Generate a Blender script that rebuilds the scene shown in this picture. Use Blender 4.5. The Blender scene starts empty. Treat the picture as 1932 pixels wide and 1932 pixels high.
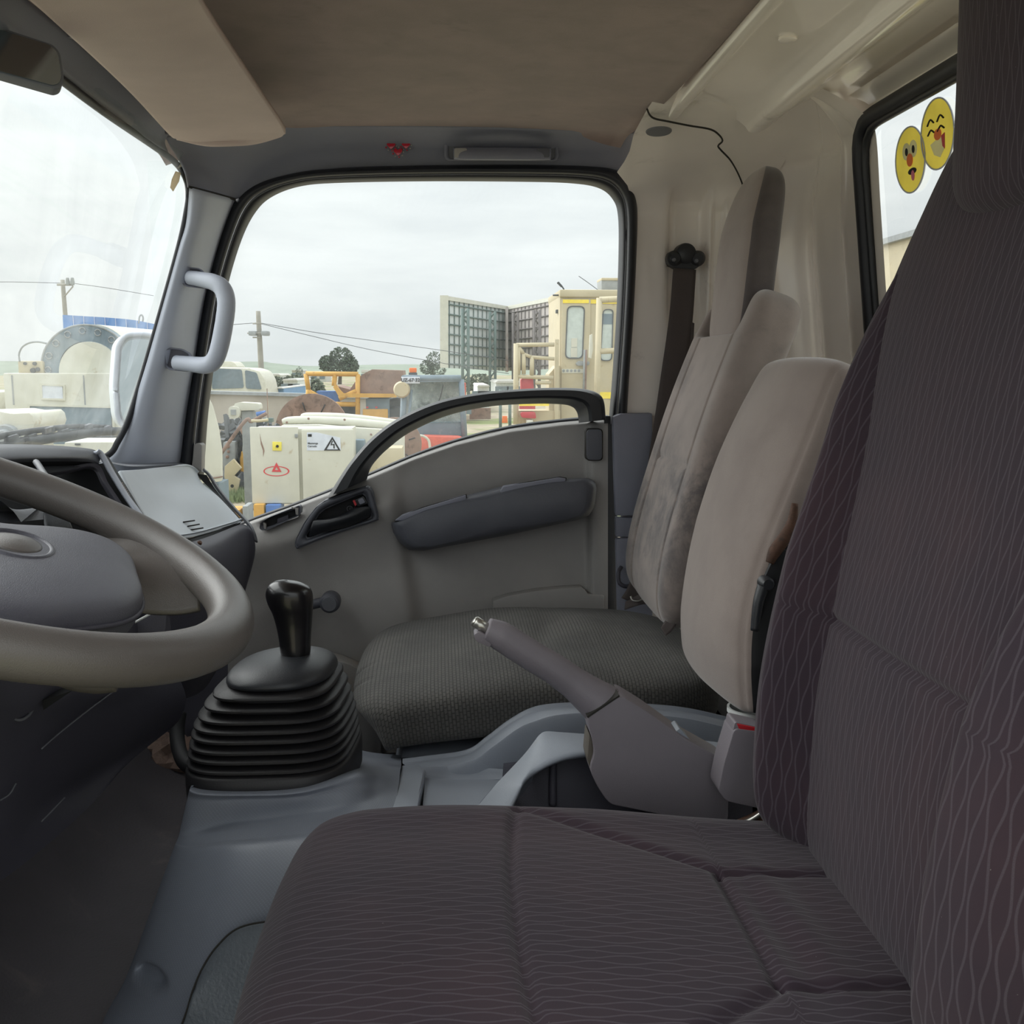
import bpy, bmesh, math, random
import numpy as np
from mathutils import Vector, Matrix
random.seed(7)
rng = np.random.default_rng(7)
SC = bpy.context.scene
COL = SC.collection

# ---------------------------------------------------------------- camera
FPX = 1932.0
CAMP = np.array([0.0, 0.0, 1.85])          # phone held at the open driver's door, ground is z = 0
YAW = math.atan(126 / 1932.0)
PIT = math.radians(8.0)
_f = np.array([math.sin(YAW) * math.cos(PIT), math.cos(YAW) * math.cos(PIT), -math.sin(PIT)])
_r = np.array([math.cos(YAW), -math.sin(YAW), 0.0])
_u = np.cross(_r, _f)
cam_d = bpy.data.cameras.new('camera')
cam_d.sensor_fit = 'HORIZONTAL'
cam_d.sensor_width = 36.0
cam_d.lens = 36.0 * FPX / 1932.0
cam_d.clip_start = 0.02
cam_d.clip_end = 1500
cam = bpy.data.objects.new('camera', cam_d)
COL.objects.link(cam)
cam.matrix_world = Matrix(((_r[0], _u[0], -_f[0], CAMP[0]), (_r[1], _u[1], -_f[1], CAMP[1]), (_r[2], _u[2], -_f[2], CAMP[2]), (0, 0, 0, 1)))
SC.camera = cam

# ---------------------------------------------------------------- exposure
SC.view_settings.view_transform = 'Standard'
SC.view_settings.look = 'None'
SC.view_settings.exposure = 0.58
SC.view_settings.gamma = 1.0
SC.view_settings.use_curve_mapping = False
SC.cycles.max_bounces = 10
SC.cycles.diffuse_bounces = 6
SC.cycles.transparent_max_bounces = 16
SC.cycles.caustics_reflective = False
SC.cycles.caustics_refractive = False

# ---------------------------------------------------------------- overcast sky
SKY_STRENGTH = .61
def make_world():
    w = bpy.data.worlds.new('overcast_sky')
    SC.world = w
    w.use_nodes = True
    nt = w.node_tree
    nt.nodes.clear()
    N, L = nt.nodes.new, nt.links.new
    tc = N('ShaderNodeTexCoord')
    mp = N('ShaderNodeMapping'); mp.inputs['Scale'].default_value = (1.6, 1.6, 9.0)
    L(tc.outputs['Generated'], mp.inputs['Vector'])
    no = N('ShaderNodeTexNoise'); no.inputs['Scale'].default_value = 1.7; no.inputs['Detail'].default_value = 5; no.inputs['Roughness'].default_value = .55
    L(mp.outputs['Vector'], no.inputs['Vector'])
    cr = N('ShaderNodeValToRGB')
    cr.color_ramp.elements[0].position = .33; cr.color_ramp.elements[0].color = (.74, .785, .80, 1)
    cr.color_ramp.elements[1].position = .60; cr.color_ramp.elements[1].color = (.90, .94, .94, 1)
    L(no.outputs['Fac'], cr.inputs['Fac'])
    # standard overcast luminance: brighter towards the zenith, after the CIE overcast sky, a little flatter
    sx = N('ShaderNodeSeparateXYZ'); L(tc.outputs['Generated'], sx.inputs[0])
    mx = N('ShaderNodeMath'); mx.operation = 'MAXIMUM'; L(sx.outputs[2], mx.inputs[0]); mx.inputs[1].default_value = 0
    ma = N('ShaderNodeMath'); ma.operation = 'MULTIPLY_ADD'; L(mx.outputs[0], ma.inputs[0]); ma.inputs[1].default_value = 1.5 * SKY_STRENGTH; ma.inputs[2].default_value = SKY_STRENGTH
    bg = N('ShaderNodeBackground'); L(ma.outputs[0], bg.inputs['Strength'])
    L(cr.outputs['Color'], bg.inputs['Color'])
    out = N('ShaderNodeOutputWorld')
    L(bg.outputs['Background'], out.inputs['Surface'])
make_world()
# the sun behind thin cloud: a very broad, soft brightening high ahead of the truck
sun_d = bpy.data.lights.new('veiled_sun', 'SUN'); sun_d.energy = 2.1; sun_d.angle = math.radians(75); sun_d.color = (1, .985, .96)
sun = bpy.data.objects.new('veiled_sun', sun_d); COL.objects.link(sun)
sun.rotation_euler = Vector((.72, -.38, -.62)).to_track_quat('-Z', 'Y').to_euler()

# ---------------------------------------------------------------- helpers: places
def ray(px, py):
    return _f + _r * (px - 966) / FPX + _u * (966 - py) / FPX
def PY(px, py, Y):
    d = ray(px, py); return CAMP + d * (Y / d[1])
def PX(px, py, X):
    d = ray(px, py); return CAMP + d * (X / d[0])
def PZ(px, py, Z):
    d = ray(px, py); return CAMP + d * ((Z - CAMP[2]) / d[2])
def pp(pts, Y=None):
    return [PY(q[0], q[1], q[2] if len(q) > 2 else Y) for q in pts]
def PN(px, py, P0, n):
    d = ray(px, py); n = np.asarray(n, float); return CAMP + d * (((np.asarray(P0) - CAMP) @ n) / (d @ n))
V = lambda *a: np.array(a, dtype=float)

# ---------------------------------------------------------------- helpers: materials
def lin(c):
    return tuple(((v / 255.0) / 12.92 if v / 255.0 <= .04045 else ((v / 255.0 + .055) / 1.055) ** 2.4) for v in c)
class G:
    def __init__(s, m):
        m.use_nodes = True; s.t = m.node_tree; s.t.nodes.clear()
        s.out = s.n('ShaderNodeOutputMaterial')
    def n(s, k, **kw):
        x = s.t.nodes.new(k)
        for a, b in kw.items(): setattr(x, a, b)
        return x
    def l(s, a, b): s.t.links.new(a, b)
    def put(s, inp, val):
        if hasattr(val, 'is_linked') or hasattr(val, 'links'): s.l(val, inp)
        else: inp.default_value = val
    def m(s, op, a, b=None, c=None):
        x = s.n('ShaderNodeMath', operation=op)
        for i, q in enumerate((a, b, c)):
            if q is not None: s.put(x.inputs[i], q)
        return x.outputs[0]
    def noise(s, scale, detail=3, rough=.55, vec=None, dist=0):
        x = s.n('ShaderNodeTexNoise'); x.inputs['Scale'].default_value = scale; x.inputs['Detail'].default_value = detail
        x.inputs['Roughness'].default_value = rough; x.inputs['Distortion'].default_value = dist
        if vec is not None: s.l(vec, x.inputs['Vector'])
        return x.outputs['Fac']
    def obj(s): return s.n('ShaderNodeTexCoord').outputs['Object']
    def uv(s): return s.n('ShaderNodeTexCoord').outputs['UV']
    def ramp(s, fac, a, b):
        x = s.n('ShaderNodeMapRange'); x.interpolation_type = 'SMOOTHSTEP'
        s.l(fac, x.inputs['Value']); x.inputs['From Min'].default_value = a; x.inputs['From Max'].default_value = b
        return x.outputs['Result']
    def mix(s, fac, a, b, mode='MIX'):
        x = s.n('ShaderNodeMix', data_type='RGBA', blend_type=mode)
        s.put(x.inputs[0], fac)
        for i, q in ((6, a), (7, b)):
            if isinstance(q, tuple): x.inputs[i].default_value = (*q[:3], 1)
            else: s.l(q, x.inputs[i])
        return x.outputs[2]
    def bump(s, h, strength, dist):
        x = s.n('ShaderNodeBump'); x.inputs['Strength'].default_value = strength; x.inputs['Distance'].default_value = dist
        s.l(h, x.inputs['Height']); return x.outputs['Normal']
    def bsdf(s, color, rough=.5, normal=None, metal=0, spec=.5, sheen=0, coat=0, alpha=None):
        b = s.n('ShaderNodeBsdfPrincipled')
        if isinstance(color, tuple): b.inputs['Base Color'].default_value = (*color[:3], 1)
        else: s.l(color, b.inputs['Base Color'])
        s.put(b.inputs['Roughness'], rough); b.inputs['Metallic'].default_value = metal
        b.inputs['Specular IOR Level'].default_value = spec
        b.inputs['Sheen Weight'].default_value = sheen; b.inputs['Coat Weight'].default_value = coat
        if normal is not None: s.l(normal, b.inputs['Normal'])
        return b.outputs['BSDF']
    def fin(s, sh): s.l(sh, s.out.inputs['Surface'])

def mat(name, rgb, rough=.5, grain=0, gs=900, var=.08, vs=9, spec=.5, metal=0, dirt=None, dirt_amt=0, dirt_s=6, sheen=0, coat=0):
    """plain painted / moulded material: colour with soft mottling, optional dirt, optional fine grain relief"""
    m = bpy.data.materials.new(name); g = G(m); o = g.obj()
    c = lin(rgb)
    n1 = g.noise(vs, 4, .6, o)
    col = g.mix(g.ramp(n1, .3, .7), tuple(v * (1 - var) for v in c), tuple(min(1, v * (1 + var)) for v in c))
    if dirt:
        n2 = g.noise(dirt_s, 6, .68, o, .4)
        col = g.mix(g.ramp(n2, .62 - dirt_amt * .25, .78 - dirt_amt * .2), col, lin(dirt))
    nor = g.bump(g.noise(gs, 2, .5, o), grain, .0012) if grain else None
    r = g.m('ADD', rough - .06, g.m('MULTIPLY', n1, .12))
    g.fin(g.bsdf(col, r, nor, metal, spec, sheen, coat))
    return m

def mat_dotted(name, rgb, rough=.45, pitch=.0042):
    """moulded plastic with a fine embossed dot grain, on metre UVs"""
    m = bpy.data.materials.new(name); g = G(m); uv = g.uv()
    sp = g.n('ShaderNodeSeparateXYZ'); g.l(uv, sp.inputs[0])
    k = 2 * math.pi / pitch
    a = g.m('SINE', g.m('MULTIPLY', sp.outputs[0], k)); b = g.m('SINE', g.m('MULTIPLY', sp.outputs[1], k))
    h = g.ramp(g.m('MULTIPLY', a, b), .1, .8)
    c = lin(rgb); n1 = g.noise(7, 4, .6, g.obj())
    col = g.mix(g.ramp(n1, .3, .7), tuple(v * .93 for v in c), tuple(v * 1.07 for v in c))
    col = g.mix(g.m('MULTIPLY', h, .25), col, tuple(v * 1.6 for v in c))
    g.fin(g.bsdf(col, rough, g.bump(h, .25, .0006)))
    return m

def mat_wave(name, base, line, pitch=.0072, amp=.13, wl=.055):
    """dark seat cloth with thin wavy stripes in opposed phase, running along v"""
    m = bpy.data.materials.new(name); g = G(m); uv = g.uv()
    sp = g.n('ShaderNodeSeparateXYZ'); g.l(uv, sp.inputs[0])
    u, v = sp.outputs[0], sp.outputs[1]
    wob = g.m('MULTIPLY', g.m('SUBTRACT', g.noise(9, 2, .5, uv), .5), 1.2)
    s = g.m('MULTIPLY', g.m('SINE', g.m('ADD', g.m('MULTIPLY', v, 2 * math.pi / wl), g.m('MULTIPLY', wob, 4))), amp)
    x = g.m('ADD', g.m('MULTIPLY', u, 1 / (2 * pitch)), g.m('MULTIPLY', wob, .3))
    d1 = g.m('ABSOLUTE', g.m('SUBTRACT', g.m('FRACT', g.m('ADD', x, s)), .5))
    d2 = g.m('ABSOLUTE', g.m('SUBTRACT', g.m('FRACT', g.m('ADD', g.m('SUBTRACT', x, s), .5)), .5))
    d = g.m('MINIMUM', d1, d2)
    ln = g.m('SUBTRACT', 1.0, g.ramp(d, .035, .085))
    wear = g.noise(5, 5, .65, g.obj())
    c = g.mix(g.ramp(wear, .35, .75), lin(base), tuple(q * w for q, w in zip(lin(base), (1.35, 1.18, 1.1))))
    weave = g.noise(1600, 2, .6, uv)
    col = g.mix(g.m('MULTIPLY', ln, g.m('ADD', .04, g.m('MULTIPLY', weave, .55))), c, lin(line))
    lint = g.ramp(g.noise(420, 1, .4, g.obj()), .80, .86)
    col = g.mix(g.m('MULTIPLY', lint, .5), col, lin((150, 145, 140)))
    h = g.m('ADD', g.m('MULTIPLY', weave, .6), ln)
    g.fin(g.bsdf(col, .9, g.bump(h, .35, .0007), 0, .15, .15))
    return m

def mat_cell(name, base, light, px=.0085, py=.0085):
    """embossed woven cover: little raised cells in offset rows"""
    m = bpy.data.materials.new(name); g = G(m); uv = g.uv()
    br = g.n('ShaderNodeTexBrick')
    br.offset = .5; br.inputs['Scale'].default_value = 1.0
    br.inputs['Brick Width'].default_value = px; br.inputs['Row Height'].default_value = py * .62
    br.inputs['Mortar Size'].default_value = .0011; br.inputs['Mortar Smooth'].default_value = .7
    g.l(uv, br.inputs['Vector'])
    f = br.outputs['Fac']
    n1 = g.noise(6, 5, .65, g.obj())
    c = g.mix(g.ramp(n1, .3, .75), lin(base), lin(light))
    col = g.mix(g.m('MULTIPLY', f, .7), c, tuple(v * .45 for v in lin(base)))
    dash = g.ramp(g.noise(330, 1, .3, uv), .74, .8)
    col = g.mix(g.m('MULTIPLY', dash, .22), col, lin((150, 150, 135)))
    h = g.m('SUBTRACT', g.noise(700, 2, .5, uv), g.m('MULTIPLY', f, 1.4))
    g.fin(g.bsdf(col, .75, g.bump(h, .6, .0012), 0, .3, .1))
    return m

def mat_velour(name, base, dark, stain, amt=.0, ds=5, worn=None):
    m = bpy.data.materials.new(name); g = G(m); o = g.obj()
    n1 = g.noise(11, 5, .6, o, .15); n2 = g.noise(ds, 6, .65, o, .2); n3 = g.noise(900, 2, .5, o)
    c = g.mix(g.ramp(n1, .3, .72), lin(dark), lin(base))
    c = g.mix(g.m('MULTIPLY', g.ramp(n2, .56 - amt * .2, .76 - amt * .1), .6), c, lin(stain))
    if worn:      # grubby patch rubbed into the lower back of the seat
        sp = g.n('ShaderNodeSeparateXYZ'); g.l(o, sp.inputs[0])
        k = g.m('MULTIPLY', g.ramp(sp.outputs[2], worn[0] - .06, worn[0] + .05), g.m('SUBTRACT', 1.0, g.ramp(sp.outputs[2], worn[1] - .05, worn[1] + .06)))
        c = g.mix(g.m('MULTIPLY', g.m('MULTIPLY', k, g.ramp(g.noise(13, 6, .7, o, .3), .42, .66)), .85), c, lin(stain))
    c = g.mix(.12, c, g.mix(n3, tuple(v * .6 for v in lin(base)), tuple(min(1, v * 1.4) for v in lin(base))))
    g.fin(g.bsdf(c, .92, g.bump(n3, .3, .0008), 0, .12, .35))
    return m

def mat_glass(name, haze=.05, tint=(.97, .99, .985), refl=.05):
    m = bpy.data.materials.new(name); g = G(m)
    tr = g.n('ShaderNodeBsdfTransparent'); tr.inputs['Color'].default_value = (*tint, 1)
    gl = g.n('ShaderNodeBsdfGlossy'); gl.inputs['Roughness'].default_value = .02
    lw = g.n('ShaderNodeLayerWeight'); lw.inputs['Blend'].default_value = .12
    df = g.n('ShaderNodeBsdfTranslucent'); df.inputs['Color'].default_value = (.92, .97, .97, 1)
    n = g.noise(4, 6, .7, g.obj(), .6)
    mx = g.n('ShaderNodeMixShader'); g.l(g.m('MULTIPLY', g.ramp(n, .25, .85), haze * 1.6), mx.inputs[0]); g.l(tr.outputs[0], mx.inputs[1]); g.l(df.outputs[0], mx.inputs[2])
    m2 = g.n('ShaderNodeMixShader'); g.l(g.m('MULTIPLY', lw.outputs['Fresnel'], refl * 10), m2.inputs[0]); g.l(mx.outputs[0], m2.inputs[1]); g.l(gl.outputs[0], m2.inputs[2])
    g.fin(m2.outputs[0])
    return m

# ---------------------------------------------------------------- helpers: objects
LOCS = {}
def tag(o, label=None, cat=None, group=None, kind=None):
    if label: o['label'] = label
    if cat: o['category'] = cat
    if group: o['group'] = group
    if kind: o['kind'] = kind
    return o
def thing(name, label, cat, loc=(0, 0, 0), group=None, kind=None):
    o = bpy.data.objects.new(name, None); COL.objects.link(o)
    o.empty_display_size = .05
    o.location = [float(v) for v in loc]
    LOCS[o.name] = Vector(o.location)
    return tag(o, label, cat, group, kind)
def child(o, parent):
    if parent is not None:
        o.parent = parent
        if parent.name in LOCS: o.matrix_parent_inverse = Matrix.Translation(-LOCS[parent.name])
    return o
def mesh(name, verts, faces, m, parent=None, smooth=True, uvs=None, midx=None):
    me = bpy.data.meshes.new(name)
    me.from_pydata([tuple(map(float, v)) for v in verts], [], faces)
    for q in (m if isinstance(m, (list, tuple)) else [m]): me.materials.append(q)
    if smooth: me.polygons.foreach_set('use_smooth', [True] * len(me.polygons))
    if midx is not None: me.polygons.foreach_set('material_index', midx)
    if uvs is not None:
        ul = me.uv_layers.new(name='UVMap')
        lv = np.zeros(len(me.loops), dtype=np.int32); me.loops.foreach_get('vertex_index', lv)
        ul.data.foreach_set('uv', np.asarray(uvs, dtype=np.float32)[lv].ravel())
    me.update()
    o = bpy.data.objects.new(name, me); COL.objects.link(o)
    return child(o, parent)
def from_bm(name, bm, m, parent=None, smooth=False, ang=40):
    bmesh.ops.recalc_face_normals(bm, faces=bm.faces)
    me = bpy.data.meshes.new(name); bm.to_mesh(me); bm.free()
    me.materials.append(m)
    if smooth:
        me.polygons.foreach_set('use_smooth', [True] * len(me.polygons))
        me.set_sharp_from_angle(angle=math.radians(ang))
    o = bpy.data.objects.new(name, me); COL.objects.link(o)
    return child(o, parent)

def cr(pts, n, closed=False):
    """Catmull-Rom through control points, n samples, even in parameter"""
    P = np.asarray(pts, float); k = len(P)
    if k == 2 and not closed:
        t = np.linspace(0, 1, n)[:, None]; return P[0] * (1 - t) + P[1] * t
    if closed:
        t = np.linspace(0, k, n, endpoint=False); i = np.floor(t).astype(int); f = (t - i)[:, None]
        a, b, c, d = P[(i - 1) % k], P[i % k], P[(i + 1) % k], P[(i + 2) % k]
    else:
        E = np.vstack([2 * P[0] - P[1], P, 2 * P[-1] - P[-2]])
        t = np.linspace(0, k - 1, n); i = np.minimum(np.floor(t).astype(int), k - 2); f = (t - i)[:, None]
        a, b, c, d = E[i], E[i + 1], E[i + 2], E[i + 3]
    return .5 * (2 * b + (c - a) * f + (2 * a - 5 * b + 4 * c - d) * f ** 2 + (3 * b - a - 3 * c + d) * f ** 3)
def even(P, n, closed=False):
    """resample a polyline evenly by length"""
    P = np.asarray(P, float)
    if closed: P = np.vstack([P, P[:1]])
    s = np.r_[0, np.cumsum(np.linalg.norm(np.diff(P, axis=0), axis=1))]
    t = np.linspace(0, s[-1], n + 1)[:-1] if closed else np.linspace(0, s[-1], n)
    return np.stack([np.interp(t, s, P[:, j]) for j in range(P.shape[1])], 1)
def grid_mesh(name, A, m, parent=None, closed_u=False, cap=False, smooth=True, midx=None, U=None):
    nv, nu = A.shape[:2]
    fs = []; mi = []
    for j in range(nv - 1):
        for i in range(nu if closed_u else nu - 1):
            i2 = (i + 1) % nu
            fs.append((j * nu + i, j * nu + i2, (j + 1) * nu + i2, (j + 1) * nu + i))
            if midx: mi.append(midx(i / nu, j / nv))
    if cap and closed_u:
        fs.append(tuple(range(nu - 1, -1, -1))); fs.append(tuple((nv - 1) * nu + i for i in range(nu)))
        if midx: mi += [mi[0], mi[-1]]
    VV = A; A = A if U is None else U
    du = np.linalg.norm(np.diff(A, axis=1), axis=2); us = np.zeros((nv, nu)); us[:, 1:] = np.cumsum(du, axis=1)
    us -= us[:, [nu // 2]]
    dv = np.linalg.norm(np.diff(A, axis=0), axis=2); vs = np.zeros((nv, nu)); vs[1:] = np.cumsum(dv, axis=0)
    vs[:] = vs.mean(axis=1, keepdims=True)
    return mesh(name, VV.reshape(-1, 3), fs, m, parent, smooth, np.stack([us, vs], 2).reshape(-1, 2), mi if midx else None)
def loft(name, rows, m, parent=None, nu=48, nv=24, closed_u=False, cap=False, thick=0, lin_v=False, lin_u=False, smooth=True):
    R = [np.asarray(r, float) for r in rows]
    if lin_u: R = [even(r, nu) for r in R] if not all(len(r) == nu for r in R) else R
    else: R = [cr(r, nu, closed_u) for r in R]
    A = np.stack(R, 0)
    if not lin_v: A = np.stack([cr(A[:, i], nv) for i in range(A.shape[1])], 1)
    o = grid_mesh(name, A, m, parent, closed_u, cap, smooth)
    if thick:
        s = o.modifiers.new('thick', 'SOLIDIFY'); s.thickness = abs(thick); s.offset = 1 if thick > 0 else -1
    return o
def tube(name, pts, rad, m, parent=None, n=12, ns=None, closed=False, flat=None, up=(0, 0, 1), caps=True, sm=True):
    """sweep a round (or elliptical: flat = ratio along `up`) section along a smooth path"""
    P = np.asarray(pts, float); k = len(P)
    if sm and k > 2:
        N_ = ns or k * 6
        rr = np.interp(np.linspace(0, 1, N_), np.linspace(0, 1, k), rad) if hasattr(rad, '__len__') else np.full(N_, rad)
        P = cr(P, N_, closed)
    else:
        N_ = k; rr = np.asarray(rad, float) if hasattr(rad, '__len__') else np.full(N_, rad)
    if closed: T = np.roll(P, -1, 0) - np.roll(P, 1, 0)
    else: T = np.gradient(P, axis=0)
    T /= np.linalg.norm(T, axis=1)[:, None] + 1e-12
    U = np.asarray(up, float); rows = []
    th = np.linspace(0, 2 * np.pi, n, endpoint=False)
    for p, t, r in zip(P, T, rr):
        b = U - t * (U @ t)
        if np.linalg.norm(b) < 1e-3: b = np.array([1., 0, 0]) - t * t[0]
        b /= np.linalg.norm(b); a = np.cross(t, b)
        rows.append(p + r * (np.cos(th)[:, None] * a + (flat or 1) * np.sin(th)[:, None] * b))
    A = np.stack(rows, 0)
    if closed: A = np.concatenate([A, A[:1]], 0)
    return grid_mesh(name, A, m, parent, True, caps and not closed)
def prism(name, poly, vec, m, parent=None, bev=0, seg=2, smooth=True):
    bm = bmesh.new(); vec = Vector([float(q) for q in vec])
    a = [bm.verts.new([float(q) for q in v]) for v in poly]
    bm.faces.new(a)
    r = bmesh.ops.extrude_face_region(bm, geom=list(bm.faces))
    bmesh.ops.translate(bm, vec=vec, verts=[e for e in r['geom'] if isinstance(e, bmesh.types.BMVert)])
    if bev: bmesh.ops.bevel(bm, geom=[e for e in bm.edges], offset=bev, segments=seg, profile=.6, affect='EDGES', clamp_overlap=True)
    return from_bm(name, bm, m, parent, smooth and bev > 0)
def box(name, c, s, m, parent=None, bev=0, rz=0, seg=2, rot=None):
    bm = bmesh.new(); bmesh.ops.create_cube(bm, size=1)
    bmesh.ops.scale(bm, vec=[float(q) for q in s], verts=bm.verts)
    if bev: bmesh.ops.bevel(bm, geom=list(bm.edges), offset=bev, segments=seg, profile=.6, affect='EDGES', clamp_overlap=True)
    M = Matrix.Translation([float(q) for q in c]) @ (rot if rot is not None else Matrix.Rotation(rz, 4, 'Z'))
    bmesh.ops.transform(bm, matrix=M, verts=bm.verts)
    return from_bm(name, bm, m, parent, bev > 0)
def boxp(name, x0, y0, x1, y1, Y, depth, m, parent=None, bev=0):
    """a box whose front face spans image corners at distance Y and which runs `depth` metres further back"""
    a, b = PY(x0, y0, Y), PY(x1, y1, Y)
    return box(name, ((a[0] + b[0]) / 2, Y + depth / 2, (a[2] + b[2]) / 2), (abs(b[0] - a[0]), depth, abs(a[2] - b[2])), m, parent, bev)
def ring(name, outer, inner, vec, m, parent=None, smooth=False):
    O, I = np.asarray(outer, float), np.asarray(inner, float); n = len(O); vec = np.asarray(vec, float)
    vs = np.vstack([O, I, O + vec, I + vec]); fs = []
    for i in range(n):
        j = (i + 1) % n
        fs += [(i, j, n + j, n + i), (2 * n + i, 3 * n + i, 3 * n + j, 2 * n + j), (i, 2 * n + i, 2 * n + j, j), (n + i, n + j, 3 * n + j, 3 * n + i)]
    return mesh(name, vs, fs, m, parent, smooth)
def rnd(poly, r, n=5):
    """round the corners of a 2-D polygon"""
    out = []; k = len(poly)
    for i in range(k):
        p0, p1, p2 = (np.asarray(poly[(i + d) % k][:2], float) for d in (-1, 0, 1))
        a, b = p0 - p1, p2 - p1; la, lb = np.linalg.norm(a), np.linalg.norm(b)
        q = min(r, la * .45, lb * .45)
        s, e = p1 + a / la * q, p1 + b / lb * q
        for t in np.linspace(0, 1, n): out.append((1 - t) ** 2 * s + 2 * t * (1 - t) * p1 + t * t * e)
    return out
def revolve(name, prof, c, axis, m, parent=None, n=32, cap=True):
    """prof: list of (radius, height along axis)"""
    ax = np.asarray(axis, float); ax /= np.linalg.norm(ax)
    b = np.array([0, 0, 1.]) if abs(ax[2]) < .9 else np.array([1., 0, 0])
    a = np.cross(ax, b); a /= np.linalg.norm(a); b = np.cross(ax, a)
    th = np.linspace(0, 2 * np.pi, n, endpoint=False)
    A = np.stack([np.asarray(c) + ax * h + r * (np.cos(th)[:, None] * a + np.sin(th)[:, None] * b) for r, h in prof], 0)
    o = grid_mesh(name, A, m, parent, True, cap)
    o.data.set_sharp_from_angle(angle=math.radians(42))
    return o
def selem(w, tf, tb, e, n):
    """superellipse section, evenly resampled; starts at the back centre"""
    th = np.linspace(-np.pi / 2, 1.5 * np.pi, 721)[:-1]
    c, s = np.cos(th), np.sin(th)
    y = w * np.sign(c) * np.abs(c) ** (2 / e); q = np.where(s > 0, tf, tb) * np.sign(s) * np.abs(s) ** (2 / e)
    return even(np.stack([y, q], 1), n, True)
def pad(name, path, yc, wf, tf, tb, m, parent=None, e=3.2, nu=128, nv=72, defo=None, kw=3.2, kt=2.4, midx=None, pw=9, pt=14, flat_uv=True):
    """upholstered pad: path(v) -> (x, z) centre line in the x-z plane; front normal is to the left of travel.
    wf(v) half width, tf(v)/tb(v) front/back thickness; the ends close like a pillow"""
    t = .5 - .5 * np.cos(np.linspace(.02, np.pi - .02, nv))
    t = .5 * t + .5 * np.linspace(t[0], t[-1], nv)
    P = np.array([path(v) for v in t]); T = np.gradient(P, axis=0); T /= np.linalg.norm(T, axis=1)[:, None]
    rows = []; flat = []
    for v, p, d in zip(t, P, T):
        q = abs(2 * v - 1)
        sw = max(.02, (1 - q ** pw)) ** (1 / kw); st = max(.02, (1 - q ** pt)) ** (1 / kt)
        S = selem(wf(v) * sw, tf(v) * st, tb(v) * st, e, nu)
        nrm = np.array([-d[1], d[0]])
        flat.append(np.stack([p[0] + nrm[0] * S[:, 1], yc + S[:, 0], p[1] + nrm[1] * S[:, 1]], 1))
        if defo is not None:
            S = S.copy(); S[:, 1] += np.where(S[:, 1] > 0, 1, 0) * np.array([defo(y / wf(v), v) for y in S[:, 0]]) * np.clip(S[:, 1] / (tf(v) * st + 1e-6), 0, 1) * st
        rows.append(np.stack([p[0] + nrm[0] * S[:, 1], yc + S[:, 0], p[1] + nrm[1] * S[:, 1]], 1))
    A = np.stack(rows, 0)
    return grid_mesh(name, A, m, parent, True, True, True, midx, np.stack(flat, 0) if flat_uv else None)
gauss = lambda x, c, s: math.exp(-((x - c) / s) ** 2)
def text(name, s, c, size, m, parent, xdir=(1, 0, 0), up=(0, 0, 1), off=.002, align='CENTER', bold=0):
    cu = bpy.data.curves.new(name, 'FONT'); cu.body = s; cu.size = size; cu.align_x = align; cu.align_y = 'CENTER'; cu.extrude = off; cu.offset = bold
    to = bpy.data.objects.new(name, cu)
    me = bpy.data.meshes.new_from_object(to); bpy.data.objects.remove(to)
    me.name = name; me.materials.clear(); me.materials.append(m)
    x = Vector(xdir).normalized(); y = Vector(up).normalized(); z = x.cross(y)
    M = Matrix(((x[0], y[0], z[0], c[0]), (x[1], y[1], z[1], c[1]), (x[2], y[2], z[2], c[2]), (0, 0, 0, 1)))
    me.transform(M)
    o = bpy.data.objects.new(name, me); COL.objects.link(o)
    return child(o, parent)
# ================================================================ materials
M = {}
M['headliner'] = mat_velour('headliner_felt', (142, 119, 115), (122, 103, 99), (98, 82, 79), .0, 16)
M['visor'] = mat('visor_vinyl', (206, 187, 182), .8, .25, 700, .05)
M['trim'] = mat('grey_moulded_trim', (130, 132, 145), .62, .3, 900, .04)
M['pillar'] = mat('lightened_grey_trim', (188, 194, 208), .5, .2, 900, .04)  # same grey plastic as the trim, window light put into the colour
M['door'] = mat('door_card_plastic', (162, 159, 156), .55, .35, 800, .07, 5, dirt=(172, 164, 154), dirt_amt=.12, dirt_s=5)
M['door_dark'] = mat('dark_door_plastic', (88, 90, 98), .5, .3, 800, .06)
M['black'] = mat('black_plastic', (38, 40, 44), .42, .2, 800, .06)
M['rubber'] = mat('black_rubber_seal', (34, 36, 42), .5, .15, 700, .08)
M['bellow'] = mat('bellows_rubber', (32, 31, 33), .5, .2, 500, .12)
M['gloss'] = mat('glossy_black_knob', (18, 17, 19), .3, .03, 300, .1, coat=.3)
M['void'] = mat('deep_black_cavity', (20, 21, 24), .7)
M['cream'] = mat('cream_body_paint', (240, 233, 226), .24, .02, 60, .04, 4, dirt=(186, 180, 172), dirt_amt=.05, dirt_s=7, coat=.5)
M['seam'] = mat('panel_gap', (40, 38, 34), .8)
M['dash'] = mat('dash_plastic', (104, 106, 112), .5, .3, 900, .05)
M['dash_light'] = mat('glovebox_lid_plastic', (204, 211, 218), .45, .15, 900, .03)
M['dash_low'] = mat('dark_lower_dash', (76, 75, 85), .55, .3, 900, .06)
M['wheel'] = mat('steering_wheel_rim', (98, 93, 90), .34, .25, 1200, .05)
M['hub'] = mat('steering_wheel_pad', (90, 90, 99), .42, .35, 1200, .05)
M['console'] = mat_dotted('console_plastic', (116, 121, 131), .45)
M['console_s'] = mat('smooth_console_plastic', (138, 144, 154), .45, .2, 700, .05, dirt=(150, 148, 142), dirt_amt=.08)
M['brake'] = mat('parking_brake_plastic', (126, 120, 126), .5, .3, 900, .04)
M['metal'] = mat('worn_chrome', (190, 188, 180), .3, .1, 300, .1, metal=.85)
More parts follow.
